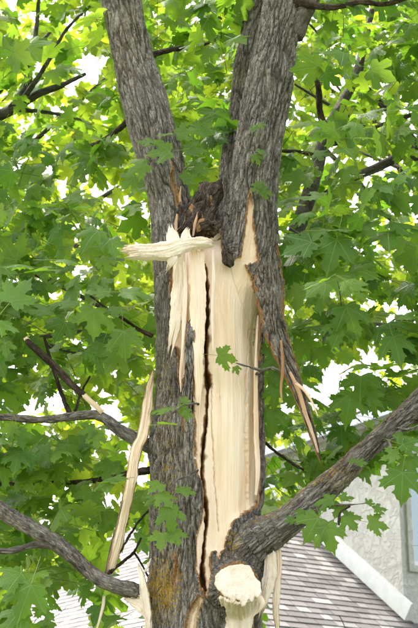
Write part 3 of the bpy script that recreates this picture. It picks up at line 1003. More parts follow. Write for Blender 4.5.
# bark flap peeling from the right leader and hanging beside the trunk
strip('bark_flap', [(264, 236, -.06, 22), (267, 258, -.135, 28), (270, 285, -.18, 30), (272.5, 315, -.19, 25), (278, 338, -.19, 22), (287, 362, -.19, 19), (296, 384, -.19, 14), (304, 405, -.19, 11), (311, 427, -.20, 8), (316, 443, -.20, 6), (320, 457, -.20, 2)],
      .018, tree, BK3, seed=1.3, bark_front=True, rough=.006, curl=.35, nx=15, step=.006, label='long dark bark flap hanging off the right leader', lichen=.3)
strip('bark_sliver', [(290, 372, -.215, 3), (299, 392, -.22, 4.5), (305, 412, -.225, 4), (312, 432, -.225, 3), (318, 452, -.22, 2)], .007, tree, (INNER, INNER, INNER), seed=2.2)
strip('bark_sliver', [(281, 340, -.215, 2), (283, 365, -.22, 3), (281, 388, -.225, 2.5), (282, 402, -.225, 1)], .005, tree, (INNER, INNER, INNER), seed=2.9)
strip('bark_sliver', [(296, 383, -.22, 3), (305, 391, -.225, 3.2), (312, 402, -.23, 2.2), (318, 416, -.23, 1)], .005, tree, (WOOD, INNER, INNER), seed=3.9)
# bark rim standing behind the right edge of the bare wood
strip('bark_rim', [(262, 312, -.04, 4), (261.5, 345, -.05, 6), (261, 390, -.05, 7), (261.5, 430, -.05, 7.5), (262, 470, -.05, 7.5), (261, 500, -.05, 6), (258, 515, -.06, 4)],
      .018, tree, BK3, seed=4.1, bark_front=True, rough=.005, facing=(.55, -.8, 0), nx=7)
strip('wood_sliver', [(258, 316, -.10, 2), (256, 350, -.12, 3.2), (255.5, 390, -.12, 5), (256, 430, -.12, 6), (257.5, 468, -.12, 5.5), (256, 495, -.11, 3)], .012, tree, (WOOD, WOOD, INNER), seed=5.5, facing=(.5, -.8, 0), stainedge=.35)
# long peeled strip left of the trunk
strip('peeled_strip', [(153, 372, -.03, 3), (149, 392, -.07, 8), (146, 415, -.10, 11), (142, 436, -.12, 11), (135.5, 452, -.13, 11.5), (130.5, 484, -.13, 11), (125, 510, -.12, 10.5), (119, 538, -.11, 10.5), (112.5, 564, -.09, 9), (108, 580, -.07, 4)],
      .016, tree, (WOOD, BARK, INNER), seed=6.6, facing=(.28, -.95, 0), twist=(10, 0, -18, -8, 0, 12, 22), jag=.2, rough=.005, label='long peeled wood strip hanging left of the trunk', stainedge=.72)
strip('bark_sliver', [(141, 452, -.10, 2), (131, 470, -.12, 3.2), (122, 508, -.12, 4), (113.5, 542, -.10, 5), (108, 566, -.08, 4.5), (105, 579, -.07, 2)], .012, tree, BK3, seed=7.7, bark_front=True, facing=(-.5, -.8, 0))
# horizontal plank of splintered wood
strip('splintered_plank', [(127, 251, -.40, 15), (140, 251.5, -.38, 16), (155, 251, -.36, 17.5), (168, 249.5, -.345, 20), (178, 246, -.33, 18), (190, 243.5, -.30, 12), (202, 242.5, -.275, 10.5), (211, 242, -.25, 9)],
      .040, tree, WP3, seed=8.2, facing=(0, -1, .25), jag=.20, curl=.2, nx=13, step=.005, rough=.006, ends=(.22, .1), label='pale splintered plank jutting out sideways below the fork')
strip('splinter', [(172, 256, -.352, 12), (171, 262, -.345, 9), (168, 268, -.335, 2)], .014, tree, WP3, seed=9.1, ends=(.1, .4))
strip('splinter', [(174, 242, -.30, 13), (172.5, 235, -.29, 11), (171, 227, -.285, 4)], .012, tree, WP3, seed=9.6)
strip('splinter', [(186, 240, -.28, 12), (186, 234, -.27, 9), (188, 229, -.265, 3)], .012, tree, WP3, seed=10.6)
strip('splinter', [(170, 243, -.31, 6), (168, 238, -.30, 4), (167, 233, -.30, 1)], .01, tree, WP3, seed=10.1)
# torn plates of wood in the upper wound
strip('wood_plate', [(180, 252, -.225, 9), (178.5, 275, -.235, 12), (177, 300, -.24, 13), (175, 325, -.235, 13), (171.5, 345, -.225, 6)], .008, tree, (WOOD_PALE, WOOD, WOOD), seed=11.7, rough=.005, facing=(-.25, -.95, 0), ends=(.1, .7), jag=.3)
strip('wood_plate', [(197, 250, -.245, 14), (197.5, 280, -.255, 17), (198, 310, -.258, 16), (198, 345, -.255, 12), (198.5, 380, -.248, 8), (198, 410, -.24, 3)], .010, tree, W3, seed=12.3, rough=.004, facing=(-.05, -1, 0), ends=(.1, .5), jag=.2)
strip('wood_sliver', [(184.5, 262, -.24, 3), (185.5, 290, -.25, 4), (184, 318, -.25, 4.5), (183, 345, -.245, 3), (180.5, 372, -.23, 2.4), (181, 392, -.22, 1)], .012, tree, WP3, seed=13.3)
strip('wood_sliver', [(213, 250, -.245, 2), (213.5, 280, -.25, 3), (212, 310, -.252, 2.4), (213, 350, -.25, 1)], .006, tree, WP3, seed=14.3)
# bark tongue left standing on the wood
strip('bark_tongue', [(190, 320, -.235, 5), (190.5, 334, -.25, 9), (189, 356, -.25, 9), (189, 385, -.245, 8), (188, 410, -.235, 6)], .018, tree, BK3, seed=15.3, bark_front=True, rough=.007, nx=9)
# hanging torn wood under the bough
strip('torn_strip', [(270, 545, -.14, 8), (271, 560, -.15, 12), (269, 580, -.15, 13), (266, 596, -.14, 9), (262, 612, -.13, 3)], .02, tree, (WOOD_PALE, WOOD, INNER), seed=16.1, stainedge=.3, rough=.007, jag=.32, ends=(.3, .6))
strip('torn_strip', [(277, 541, -.13, 6), (278.5, 560, -.135, 7), (277, 585, -.135, 8), (276, 606, -.13, 7), (277, 622, -.125, 5), (278, 640, -.12, 3)], .016, tree, (WOOD_PALE, BARK, INNER), seed=17.1, stainedge=.6, rough=.007, jag=.32, ends=(.3, .6))
strip('splinter', [(258, 596, -.30, 7), (262, 603, -.30, 6), (259, 612, -.29, 2)], .012, tree, WP3, seed=18.1)
# torn attachment of the low left branch
strip('torn_strip', [(139, 566, -.15, 2), (142, 580, -.17, 7), (144, 596, -.17, 11), (147, 612, -.165, 8), (149, 632, -.16, 4)], .014, tree, (WOOD_PALE, WOOD, INNER), seed=19.1, facing=(-.4, -.9, 0), rough=.007, jag=.32, ends=(.3, .6))
strip('torn_strip', [(124, 598, -.14, 3), (133, 602, -.15, 8), (141, 606, -.16, 12), (148, 618, -.16, 6), (151, 632, -.16, 3)], .014, tree, (WOOD_PALE, WOOD, INNER), seed=20.1, rough=.007, jag=.32, ends=(.3, .6))
strip('torn_strip', [(104, 596, -.06, 3), (103, 606, -.07, 3.2), (100, 618, -.07, 2.6), (96, 632, -.06, 2)], .006, tree, WP3, seed=21.1)
strip('splinter', [(151, 558, -.13, 1), (148, 566, -.14, 2), (143, 574, -.15, 2)], .005, tree, WP3, seed=22.1)
# the pale torn face of the broken stub: a slightly hollow oval plate with a ragged lower edge
def plate(name, outline, parent, mats, thick=.03, lift=.012):
    out = []
    for k in range(len(outline)):
        a, b = np.array(outline[k], float), np.array(outline[(k + 1) % len(outline)], float)
        n_ = max(1, int(np.linalg.norm(b - a) / 1.0))
        for q in range(n_): out.append(a + (b - a) * q / n_)
    out = np.array(out)
    out += np.stack([n2(out[:, 0] / 2, out[:, 1] / 2, 3.0), n2(out[:, 0] / 2, out[:, 1] / 2, 6.0)], 1) * .55
    gx, gy = np.meshgrid(np.arange(out[:, 0].min(), out[:, 0].max(), .9), np.arange(out[:, 1].min(), out[:, 1].max(), .9))
    gx, gy = gx.ravel(), gy.ravel()
    ok = poly_sdf(gx, gy, out) < -.6
    pts = [Vector(p) for p in out] + [Vector(p) for p in zip(gx[ok], gy[ok])]
    no = len(out)
    r = delaunay_2d_cdt(pts, [(i, (i + 1) % no) for i in range(no)], [], 1, 1e-5)
    p2 = np.array([(p.x, p.y) for p in r[0]]); tr = np.array([list(t) for t in r[2]])
    sd_ = poly_sdf(p2[:, 0], p2[:, 1], out)
    rays = np.array([at(x, y, 0) - CAM for x, y in p2])
    P = CAM + rays * (((STUB_END + sdir_face * lift - CAM) @ sdir_face) / (rays @ sdir_face))[:, None]
    low = np.clip((p2[:, 1] - 582) / 14, 0, 1)
    rel = -.002 * np.clip(-sd_ / 9, 0, 1) + .003 * n2(p2[:, 0] / 11, p2[:, 1] / 11, 5.0) + .0012 * n2(p2[:, 0] / 1.7, p2[:, 1] / 3, 1.0) + low * .010 * n2(p2[:, 0] / 2.6, p2[:, 1] / 22, 3.0)
    rel -= .004 * np.clip(1 + sd_ / .8, 0, 1) + .010 * np.clip((p2[:, 1] - 594) / 14, 0, 1)
    F3 = P + sdir_face * rel[:, None]
    c_ = F3.mean(0)
    # skirt going back into the stub
    bidx = [int(np.argmin(np.hypot(p2[:, 0] - o_[0], p2[:, 1] - o_[1]))) for o_ in out]
    sk = F3[bidx] - sdir_face * thick + (c_ - F3[bidx]) * .10
    Vv = np.vstack([F3, sk]) - TB
    nb = len(F3)
    T = [list(t) for t in tr]
    nz_ = np.cross(F3[tr[:, 1]] - F3[tr[:, 0]], F3[tr[:, 2]] - F3[tr[:, 0]]) @ sdir_face
    T = [t if z_ > 0 else t[::-1] for t, z_ in zip(T, nz_)]
    mi = [0] * len(T)
    for k in range(no):
        a, b = bidx[k], bidx[(k + 1) % no]; c, d = nb + k, nb + (k + 1) % no
        T += [[a, b, d], [a, d, c]]; mi += [1, 1]
    gr = np.vstack([np.column_stack([P[:, 0], P[:, 2], P[:, 1]]), np.column_stack([sk[:, 0], sk[:, 2], sk[:, 1]])])
    st = np.concatenate([np.clip(.8 + sd_ / 1.3, 0, 1) * (p2[:, 1] < 592), (out[:, 1] < 592) * 1.0])
    me = mesh_quads(name, Vv, np.array(T), list(mats), midx=np.array(mi), attrs={'grain': gr, 'ridge': np.full(len(Vv), .5), 'edge': np.ones(len(Vv)), 'lichen': np.zeros(len(Vv)), 'stain': st})
    return obj(name, me, parent)
plate('broken_face', [(214.4, 584), (215, 576), (220.6, 569.5), (230, 565), (241, 563.5), (250, 565), (253.5, 571), (255.5, 577), (261, 582), (262, 592), (258, 598), (255.5, 597), (252.5, 602), (249, 599), (246, 604), (243, 606), (240, 600), (236, 599), (233, 603), (230, 598), (225.5, 596.5), (221, 592.5), (217.5, 590)],
      parts['stub'], (WOOD_PALE, WOOD_PALE))
# ragged dark remains of the broken middle leader
def bark_lump(name, pts, parent, label, seed):
    path = np.array([at(p[0], p[1], p[2]) for p in pts]); rr = [p[3] * pxm(p[0], p[1], p[2]) for p in pts]
    Vt, Fq, A = tube(path, rr, n=64, rough=.012, seed=seed, step=.005)
    Pv = Vt + TB
    def v3(f, o): return np.stack([noise(Pv * f + o), noise(Pv * f + o + 20), noise(Pv * f + o + 40)], 1)
    Vt = Vt + v3(np.array([16, 16, 10]), 1) * .030 + v3(np.array([45, 45, 20]), 5) * .010 + v3(np.array([120, 120, 45]), 9) * .004
    e = np.clip(noise(Pv * np.array([30, 30, 18])) * 1.6 - .25, 0, 1)
    A['edge'] = e; A['lichen'] = np.zeros(len(e))
    o = obj(name, mesh_quads(name, Vt, Fq, [BARK_DARK], attrs=A), parent)
    o['label'] = label
    return o
bark_lump('broken_leader', [(216, 180, -.05, 3), (212, 190, -.07, 10), (204, 205, -.10, 13), (196, 222, -.13, 13), (190, 236, -.15, 8), (188, 242, -.15, 2)], tree, 'dark ragged stump of the broken middle leader in the fork', 31.0)
bark_lump('bark_fragment', [(216, 222, -.14, 3), (210, 226, -.17, 6), (203, 230, -.19, 7), (198, 234, -.19, 2)], tree, 'small dark bark fragment at the top of the wound', 35.0)
bark_lump('bark_fragment', [(178, 205, -.10, 2), (182, 212, -.14, 5), (181, 222, -.17, 5), (177, 231, -.18, 2)], tree, 'curled dark bark fragment against the left leader', 37.0)
bark_lump('knot', [(224, 250, -.19, 2), (227, 254, -.20, 5.5), (231, 259, -.20, 5), (235, 261, -.19, 2)], tree, 'small dark knot at the tip of the bark tongue', 39.0)
for k in range(16):
    t_ = k / 15.0
    bx_ = 211 - 24 * t_ + RNG.normal() * 6; by_ = 188 + 42 * t_ + RNG.normal() * 4; bY = -.12 - .09 * t_
    dx_ = RNG.normal() * 4 + 2; ln_ = RNG.uniform(9, 20); w_ = RNG.uniform(3, 7)
    strip('bark_shard', [(bx_ + dx_, by_ - ln_ * .5, bY + .01, w_ * .5), (bx_ + dx_ * .3, by_, bY - .012, w_), (bx_ - dx_ * .4, by_ + ln_ * .5, bY + .004, w_ * .4)], .008, tree,
          (BARK_DARK, INNER if k % 3 == 0 else BARK_DARK, INNER if k % 2 else BARK_DARK), seed=40 + k * 1.3, facing=(RNG.normal() * .5, -1, RNG.normal() * .4), jag=.3, nx=7, step=.006, rough=.004, ends=(.4, .5))
strip('bark_sliver', [(181, 186, -.12, 1), (180, 198, -.13, 2.4), (182, 210, -.135, 2)], .006, tree, (INNER, INNER, INNER), seed=23.1)
strip('bark_sliver', [(177, 214, -.20, 2), (176, 226, -.21, 3), (178, 238, -.215, 2)], .006, tree, (INNER, INNER, INNER), seed=24.1)
strip('bark_sliver', [(198, 212, -.20, 1.5), (195, 224, -.21, 3), (193, 236, -.21, 2)], .006, tree, (INNER, INNER, INNER), seed=25.1)

# branches of the split maple that the photograph shows, (px, py, Y, radius px)
def branch(name, pts, parent, m=BARK, n=14, rough=.006, step=.015, label=None, lichen=.1, origin=TB):
    path = np.array([at(p[0], p[1], p[2]) for p in pts]); rr = [p[3] * pxm(p[0], p[1], p[2]) for p in pts]
    o = tube_obj(name, path, rr, parent, (m,), n=n, rough=rough, step=step, seed=pts[0][0] * .37, lichen=lichen, origin=origin)
    if label: o['label'] = label
    return o
branch('branch', [(-60, 470, -.05, 8.5), (-20, 496, -.08, 8.2), (20, 522, -.11, 7.8), (60, 546, -.13, 7.6), (92, 574, -.14, 7.4), (115, 586, -.15, 7.6), (130, 590, -.15, 8), (138, 592, -.15, 6.5), (140, 592, -.15, 1)], tree, n=28, step=.008,
       label='snapped low branch on the left hanging by torn wood', lichen=.18)
for k in range(7):      # splintered end of that branch
    a_ = RNG.uniform(-6, 6)
    strip('splinter', [(131, 592 + a_ * .9, -.17 + abs(a_) * .004, 4), (138, 592.5 + a_, -.17 + abs(a_) * .004, 3.2), (RNG.uniform(141, 148), 593 + a_ * 1.15, -.165 + abs(a_) * .004, 1)], .008, tree,
          (BARK_DARK, INNER, INNER) if k % 2 else (WOOD, INNER, INNER), seed=70 + k * 1.7, jag=.3, ends=(.1, .5))
branch('twig', [(-20, 549, -.06, 2.6), (10, 551, -.08, 3), (35, 545, -.11, 3.4), (56, 546, -.13, 4)], tree)
branch('branch', [(-40, 418, .02, 3), (0, 417, 0, 3.3), (40, 420, 0, 3.8), (78, 416, -.02, 4.2), (100, 416, -.03, 5), (120, 430, -.04, 6.2), (140, 442, -.04, 6.6), (158, 450, -.02, 8)], tree, n=24, step=.008, label='thin left branch at mid height leaving the trunk')
branch('broken_twig', [(27, 340, -.09, 2.4), (30, 344, -.09, 3.4), (50, 362, -.08, 3.7), (70, 383, -.07, 3.6), (84, 395, -.06, 3.2)], tree, m=BARK_DARK, label='dark snapped twig stripped pale near its base')
strip('stripped_wood', [(82, 393, -.065, 4.6), (90, 401, -.06, 5), (97, 407, -.055, 5), (102, 413, -.05, 4)], .018, tree, (WOOD, WOOD, WOOD), seed=26.1, jag=.04, ends=(.05, .05))
strip('stripped_wood', [(25, 337.5, -.09, 4), (27.5, 340.5, -.09, 5), (29.5, 343, -.09, 4.5)], .016, tree, (WOOD, WOOD, WOOD), seed=26.7, jag=.04, ends=(.05, .05))
branch('twig', [(44, 336, .1, 1.2), (52, 365, .1, 1.8), (62, 395, .08, 2.2), (70, 414, .03, 2.6)], tree, BARK_DARK)
branch('twig', [(90, 376, .12, .8), (80, 395, .1, 1.2), (75, 412, .05, 1.5)], tree, BARK_DARK)
branch('branch', [(245, 345, .16, 14), (272, 290, .45, 10), (300, 222, .8, 8), (314, 178, 1.0, 7), (327, 132, 1.2, 6.4), (342, 104, 1.3, 5.4), (356, 76, 1.4, 4.8), (363, 50, 1.5, 4), (372, 10, 1.6, 3)], tree, BARK_FAR, label='mossy rear branch rising on the right behind the leaves', lichen=.2)
branch('branch', [(327, 134, 1.2, 4.5), (320, 112, 1.2, 3.4), (318, 84, 1.2, 2.8), (308, 60, 1.2, 2)], tree, BARK_DARK)
branch('branch', [(322, 146, 1.15, 3.4), (345, 140, 1.2, 3), (375, 128, 1.3, 2.6), (420, 112, 1.4, 2.2)], tree, BARK_DARK)
branch('branch', [(318, 156, 1.1, 2.6), (300, 152, 1.1, 2.0), (280, 151, 1.1, 1.5)], tree, BARK_DARK)
branch('branch', [(292, 10, -.02, 9), (299, 2, -.05, 6), (315, 6, -.1, 3.6), (335, 7, -.15, 3), (360, 2, -.2, 3), (385, 4, -.2, 2.4), (420, -6, -.2, 2)], tree, BARK_DARK, label='dark twisting branch across the top right corner')
branch('branch', [(292, 35, .0, 13), (301, 18, -.02, 10), (312, -2, -.04, 8.5), (325, -30, -.05, 8)], tree, BARK, label='short side limb leaving the right leader at the top')
branch('branch', [(135, 62, .14, 4.0), (155, 54, .2, 3.2), (175, 49, .3, 2.6), (195, 47, .4, 2), (215, 40, .5, 1.2)], tree, BARK_DARK)
branch('branch', [(150, 80, .2, 4), (130, 118, .6, 3), (100, 142, .9, 2.4), (70, 150, 1.1, 1.6)], tree, BARK_DARK)
branch('twig', [(152, 336, -.10, 2.2), (140, 330, -.12, 1.8), (122, 318, -.14, 1.5), (104, 306, -.16, 1.2), (90, 296, -.18, .9)], tree, BARK_DARK, step=.01)
branch('twig', [(256, 374, -.1, 2.0), (262, 371, -.23, 1.7), (272, 368, -.24, 1.4), (280, 371, -.24, 1.0)], tree, BARK, step=.01)
branch('twig', [(263, 371, -.23, 1.4), (253, 368, -.30, .9), (244, 365.5, -.325, .7), (236, 363, -.335, .5)], tree, BARK, step=.01)
branch('twig', [(392, 434, -.18, 1.8), (398, 428, -.22, 1.4), (408, 430, -.28, 1.2), (424, 424, -.3, 1)], tree, BARK, step=.01)
branch('twig', [(388, 441, -.18, 1.8), (392, 452, -.24, 1.4), (398, 461, -.28, 1.2), (408, 466, -.3, .9)], tree, BARK, step=.01)
branch('twig', [(296, 525, -.2, 1.8), (312, 512, -.27, 1.4), (330, 506, -.3, 1.2), (350, 505, -.32, 1.0), (366, 503, -.33, .8)], tree, BARK, step=.01)
branch('twig', [(350, 506, -.32, .9), (341, 512, -.31, .9), (339, 520, -.31, 1.4), (339, 525, -.31, 1)], tree, BARK_DARK, step=.006)
branch('twig', [(198, 470, -.24, 1.3), (188, 476, -.34, 1.0), (178, 480, -.39, .8), (170, 488, -.42, .6)], tree, BARK, step=.008)
branch('twig', [(178, 480, -.39, .7), (180, 500, -.42, .5), (177, 520, -.43, .4)], tree, BARK, step=.008)
branch('twig', [(199, 404, -.24, 1.2), (190, 404, -.34, 1.0), (180, 407, -.40, .7), (172, 414, -.41, .5)], tree, BARK, step=.008)
branch('twig', [(180, 172, -.08, 1.2), (172, 160, -.15, .9), (160, 146, -.18, .7), (150, 143, -.18, .5)], tree, BARK, step=.008)
branch('twig', [(110, 572, -.1, 2), (125, 560, .0, 1.4), (134, 552, .05, 1.2), (141, 538, .1, .8)], tree, BARK_DARK, step=.01)
branch('twig', [(134, 552, .05, 1.2), (142, 565, .05, .9), (150, 580, .05, .7)], tree, BARK_DARK, step=.01)
branch('twig', [(108, 574, -.1, 1.4), (122, 548, .0, 1.2), (140, 520, .2, 1.1), (155, 505, .25, 1)], tree, BARK_DARK, step=.01)
branch('branch', [(-20, 484, .5, 2), (40, 483, .5, 2.2), (90, 481, .4, 2.6), (150, 470, .25, 4)], tree, BARK_DARK)
branch('twig', [(262, 440, .1, 1.6), (280, 455, .2, 1.4), (300, 468, .3, 1.1), (320, 478, .4, .8)], tree, BARK_DARK, step=.01)
# leaders go on above the frame
def ext(k, pts):
    C = CH[k]
    path = np.vstack([C[-2, :3], C[-1, :3], pts]); 
    return path
tube_obj('limb', ext('left', [[-.75, .5, 6.6], [-1.0, .8, 8.0], [-1.1, .9, 9.2]]), [CH['left'][-2, 3] * .9, CH['left'][-1, 3] * .97, .075, .05, .02], tree, n=24, rough=.012, step=.04)
tube_obj('limb', ext('right', [[.60, -.0, 6.6], [.9, .1, 8.0], [1.0, .2, 9.2]]), [CH['right'][-2, 3] * .9, CH['right'][-1, 3] * .97, .075, .05, .02], tree, n=24, rough=.012, step=.04)
tube_obj('limb', ext('rear', [[.35, .8, 6.6], [.3, 1.4, 8.2]]), [CH['rear'][-2, 3] * .9, CH['rear'][-1, 3] * .97, .04, .02], tree, n=18, rough=.01, step=.04)
tube_obj('limb', ext('bough', [[1.7, -.1, 4.5], [2.4, 0.1, 5.3], [3.0, .2, 6.2]]), [CH['bough'][-2, 3] * .9, CH['bough'][-1, 3] * .97, .045, .035, .015], tree, n=18, rough=.01, step=.04)

# ------------------------------------------------------------------ leaves
HALF = [(0.00, 0.00), (0.09, -0.045), (0.22, -0.10), (0.42, -0.10), (0.385, 0.01), (0.52, 0.07), (0.43, 0.155), (0.40, 0.20), (0.57, 0.235), (0.565, 0.31), (0.72, 0.39), (0.625, 0.445),
        (0.69, 0.62), (0.545, 0.565), (0.50, 0.66), (0.40, 0.535), (0.27, 0.47), (0.205, 0.46), (0.215, 0.60), (0.31, 0.70), (0.205, 0.745), (0.15, 0.86), (0.07, 0.885), (0.0, 1.06)]
HALF_LO = [(0.0, 0.0), (0.22, -0.10), (0.42, -0.10), (0.52, 0.07), (0.40, 0.20), (0.72, 0.39), (0.69, 0.62), (0.50, 0.66), (0.205, 0.46), (0.31, 0.70), (0.15, 0.86), (0.0, 1.06)]
def leaf_flat(half, interior):
    out = [(x, y) for x, y in half] + [(-x, y) for x, y in half[-2:0:-1]]
    n = len(out)
    pts = [Vector(p) for p in out] + [Vector(p) for p in interior]
    edges = [(i, (i + 1) % n) for i in range(n)]
    r = delaunay_2d_cdt(pts, edges, [], 1, 1e-5)
    v = np.array([(p.x, p.y) for p in r[0]])
    f = np.array([t for t in r[2]])
    return v, f
INT_HI = [(0, .03), (0, .25), (0, .45), (0, .68), (.17, .19), (.34, .345), (.5, .49), (-.17, .19), (-.34, .345), (-.5, .49), (.22, .0), (-.22, .0), (.1, .33), (-.1, .33), (.28, .12), (-.28, .12)]
LV_HI, LF_HI = leaf_flat(HALF, INT_HI)
LV_LO, LF_LO = leaf_flat(HALF_LO, [(0, .05), (0, .45)])

def leaf_3d(v, droop, fold, cup, petiole=True, seed=0, plen=0.55):
    """bend the blade; returns vertices, faces incl. petiole, uv, is_petiole per face"""
    x, y = v[:, 0], v[:, 1]
    r = np.hypot(x, y - .05)
    ang = np.degrees(np.arctan2(np.abs(x), y - .03))
    vein = np.min(np.abs(ang[:, None] - np.array([0, 47, 100])[None]), 1) / 24.0
    z = -droop * r ** 2 + fold * np.abs(x) - cup * np.clip(vein, 0, 1) * r + 0.02 * np.sin(9 * x + seed) * r + .02 * np.sin(11 * y + 2 * seed) * r
    return np.column_stack([x, y, z])
def petiole_geo(plen, rad, sag):
    P = np.array([[0, .02, 0], [0, -plen * .4, -sag * .3], [0, -plen, -sag]])
    V_ = []
    for i, p in enumerate(P):
        for k in range(3):
            a = k * 2.094
            V_.append(p + np.array([math.cos(a) * rad, 0, math.sin(a) * rad]))
    F_ = []
    for i in range(2):
        for k in range(3):
            F_.append([i * 3 + k, i * 3 + (k + 1) % 3, (i + 1) * 3 + (k + 1) % 3, (i + 1) * 3 + k])
    return np.array(V_), F_

def leaf_template(hi, seed, droop, fold, cup):
    v, f = (LV_HI, LF_HI) if hi else (LV_LO, LF_LO)
    # no two leaves have quite the same lobes
    rs_ = np.random.default_rng(int(seed * 10) + 3)
    sx = 1 + .06 * rs_.normal(); sk = .06 * rs_.normal()
    v2 = v.copy(); v2[:, 0] = v[:, 0] * sx * .92 + sk * v[:, 1]
    p3 = leaf_3d(v2, droop, fold, cup, seed=seed)
    pv, pf = petiole_geo(.75, .011, -.10)
    nb = len(p3)
    Vv = np.vstack([p3, pv])
    tris = [list(t) for t in f]
    up = np.array([np.cross(p3[t[1]] - p3[t[0]], p3[t[2]] - p3[t[0]])[2] for t in tris])
    tris = [t if u > 0 else t[::-1] for t, u in zip(tris, up)]
    uv = np.vstack([np.column_stack([v, np.full(nb, seed)]), np.tile([[0, .5, seed]], (len(pv), 1))])
    ptri = []
    for q in pf:
        ptri += [[q[0] + nb, q[1] + nb, q[2] + nb], [q[0] + nb, q[2] + nb, q[3] + nb]]
    T = np.array(tris + ptri)
    mi = np.array([0] * len(tris) + [1] * len(ptri))
    return Vv, T, uv, mi
TEMPL_HI = [leaf_template(True, s * 1.7, d, fo, c) for s, (d, fo, c) in enumerate([(.22, .10, .10), (.35, .18, .08), (.10, .22, .12), (.45, .05, .10), (.28, -.10, .14), (.18, .30, .06), (.55, .15, .08), (.05, .12, .16)])]
TEMPL_LO = [leaf_template(False, s * 1.3, d, fo, c) for s, (d, fo, c) in enumerate([(.22, .10, .08), (.4, .2, .08), (.12, .24, .1), (.3, -.12, .12)])]

def frame_from(nrm, tip):
    n = nrm / np.linalg.norm(nrm)
    t = tip - n * (tip @ n); t /= np.linalg.norm(t) + 1e-9
    x = np.cross(t, n)
    return np.stack([x, t, n], 1)      # columns: leaf x, tip, normal

class LeafBag:
    """leaves waiting to be built: position of the blade base, frame, scale, tone"""
    def __init__(s): s.items = []
    def add(s, p, Rm, sc, tone): s.items.append((p, Rm, sc, tone))

def rand_frame(toward, upw=0.55, spread=0.55):
    """normal leans up and outward (towards the light on that side); the tip hangs outward and down"""
    n = np.array([0, 0, 1.0]) * upw + toward * 0.62 + RNG.normal(size=3) * spread
    tip = toward * .35 + RNG.normal(size=3) * .75 + np.array([0, 0, -.55])
    return frame_from(n, tip)

TRUNK_KEEP = [[(96, -30), (150, -30), (172, 90), (192, 180), (215, 185), (228, 170), (243, 80), (262, -30), (312, -30), (300, 60), (288, 160), (290, 270), (296, 320), (300, 345), (326, 460), (312, 462),
               (285, 375), (270, 350), (266, 500), (310, 478), (418, 376), (440, 360), (440, 430), (300, 540), (284, 640), (143, 640), (141, 560), (143, 440), (150, 300), (120, 262), (120, 240), (148, 238), (142, 170), (112, 70)],
              [(-10, 495), (60, 535), (105, 575), (145, 580), (145, 640), (118, 600), (60, 560), (-10, 528)],
              [(20, 333), (34, 335), (105, 408), (122, 424), (145, 440), (142, 455), (110, 428), (-10, 426), (-10, 410), (80, 407)],
              [(103, 585), (110, 545), (122, 490), (130, 448), (140, 400), (155, 370), (155, 450), (140, 470), (128, 530), (116, 580)]]
ROOF_KEEP = [[(270, 552), (292, 536), (340, 500), (418, 440), (440, 430), (440, 640), (270, 640)], [(50, 600), (64, 586), (92, 600), (96, 640), (46, 640)], [(128, 553), (146, 548), (148, 640), (120, 640)]]
SKYGAP = [([(306, 436), (345, 420), (352, 436), (318, 462)], .93), ([(354, 362), (394, 350), (394, 388), (356, 394)], .6), ([(78, 48), (100, 40), (110, 60), (96, 78), (72, 96), (62, 88)], .93), ([(340, 196), (372, 186), (368, 206), (346, 210)], .85), ([(388, 240), (418, 236), (418, 300), (384, 292)], .55), ([(356, 300), (418, 300), (418, 345), (350, 345)], .5),
          ([(128, 448), (150, 448), (150, 490), (126, 500)], .8), ([(96, 36), (116, 20), (120, 40)], .6), ([(60, 262), (90, 262), (88, 276), (62, 278)], .7), ([(300, 330), (350, 340), (340, 380), (300, 370)], .4)]
GX, GY = np.meshgrid(np.arange(-60, 481), np.arange(-80, 701), indexing='ij')
_gx, _gy = GX.ravel().astype(float), GY.ravel().astype(float)
KEEP_T = np.zeros(len(_gx), bool); KEEP_R = np.zeros(len(_gx), bool); GAPP = np.zeros(len(_gx))
for poly in TRUNK_KEEP: KEEP_T |= poly_sdf(_gx, _gy, poly) < 11
for poly in ROOF_KEEP: KEEP_R |= poly_sdf(_gx, _gy, poly) < 5
for poly, pr in SKYGAP: GAPP[inside(_gx, _gy, poly)] = pr
LIMBG = np.zeros(len(_gx))
for poly, pr in (([(-20, 95), (30, 80), (78, 62), (112, 50), (118, 75), (70, 98), (30, 125), (-20, 130)], .8), ([(15, 100), (20, 60), (28, -10), (75, -10), (60, 50), (45, 85)], .6), ([(304, 190), (312, 120), (340, 80), (356, 40), (376, 50), (358, 95), (335, 140), (326, 185)], .7), ([(345, 170), (418, 132), (418, 162), (350, 192)], .6)):
    LIMBG[inside(_gx, _gy, poly)] = pr
LIMBG = LIMBG.reshape(GX.shape)
KEEP_T, KEEP_R, GAPP = (a.reshape(GX.shape) for a in (KEEP_T, KEEP_R, GAPP))
def blocked(P, Y):
    q = P - CAM
    dep = q[1] * FWD[1] + q[2] * FWD[2]
    if dep < 1.0: return True
    i = int(CX + F_PX * q[0] / dep) + 60
    j = int(CY - F_PX * (q[1] * UP[1] + q[2] * UP[2]) / dep) + 80
    if not (0 <= i < 541 and 0 <= j < 781): return False
    if Y < 0.30 and KEEP_T[i, j]: return True
    if Y < 11 and KEEP_R[i, j]: return True
    if Y < 2.1 and RNG.random() < LIMBG[i, j]: return True
    return RNG.random() < GAPP[i, j]

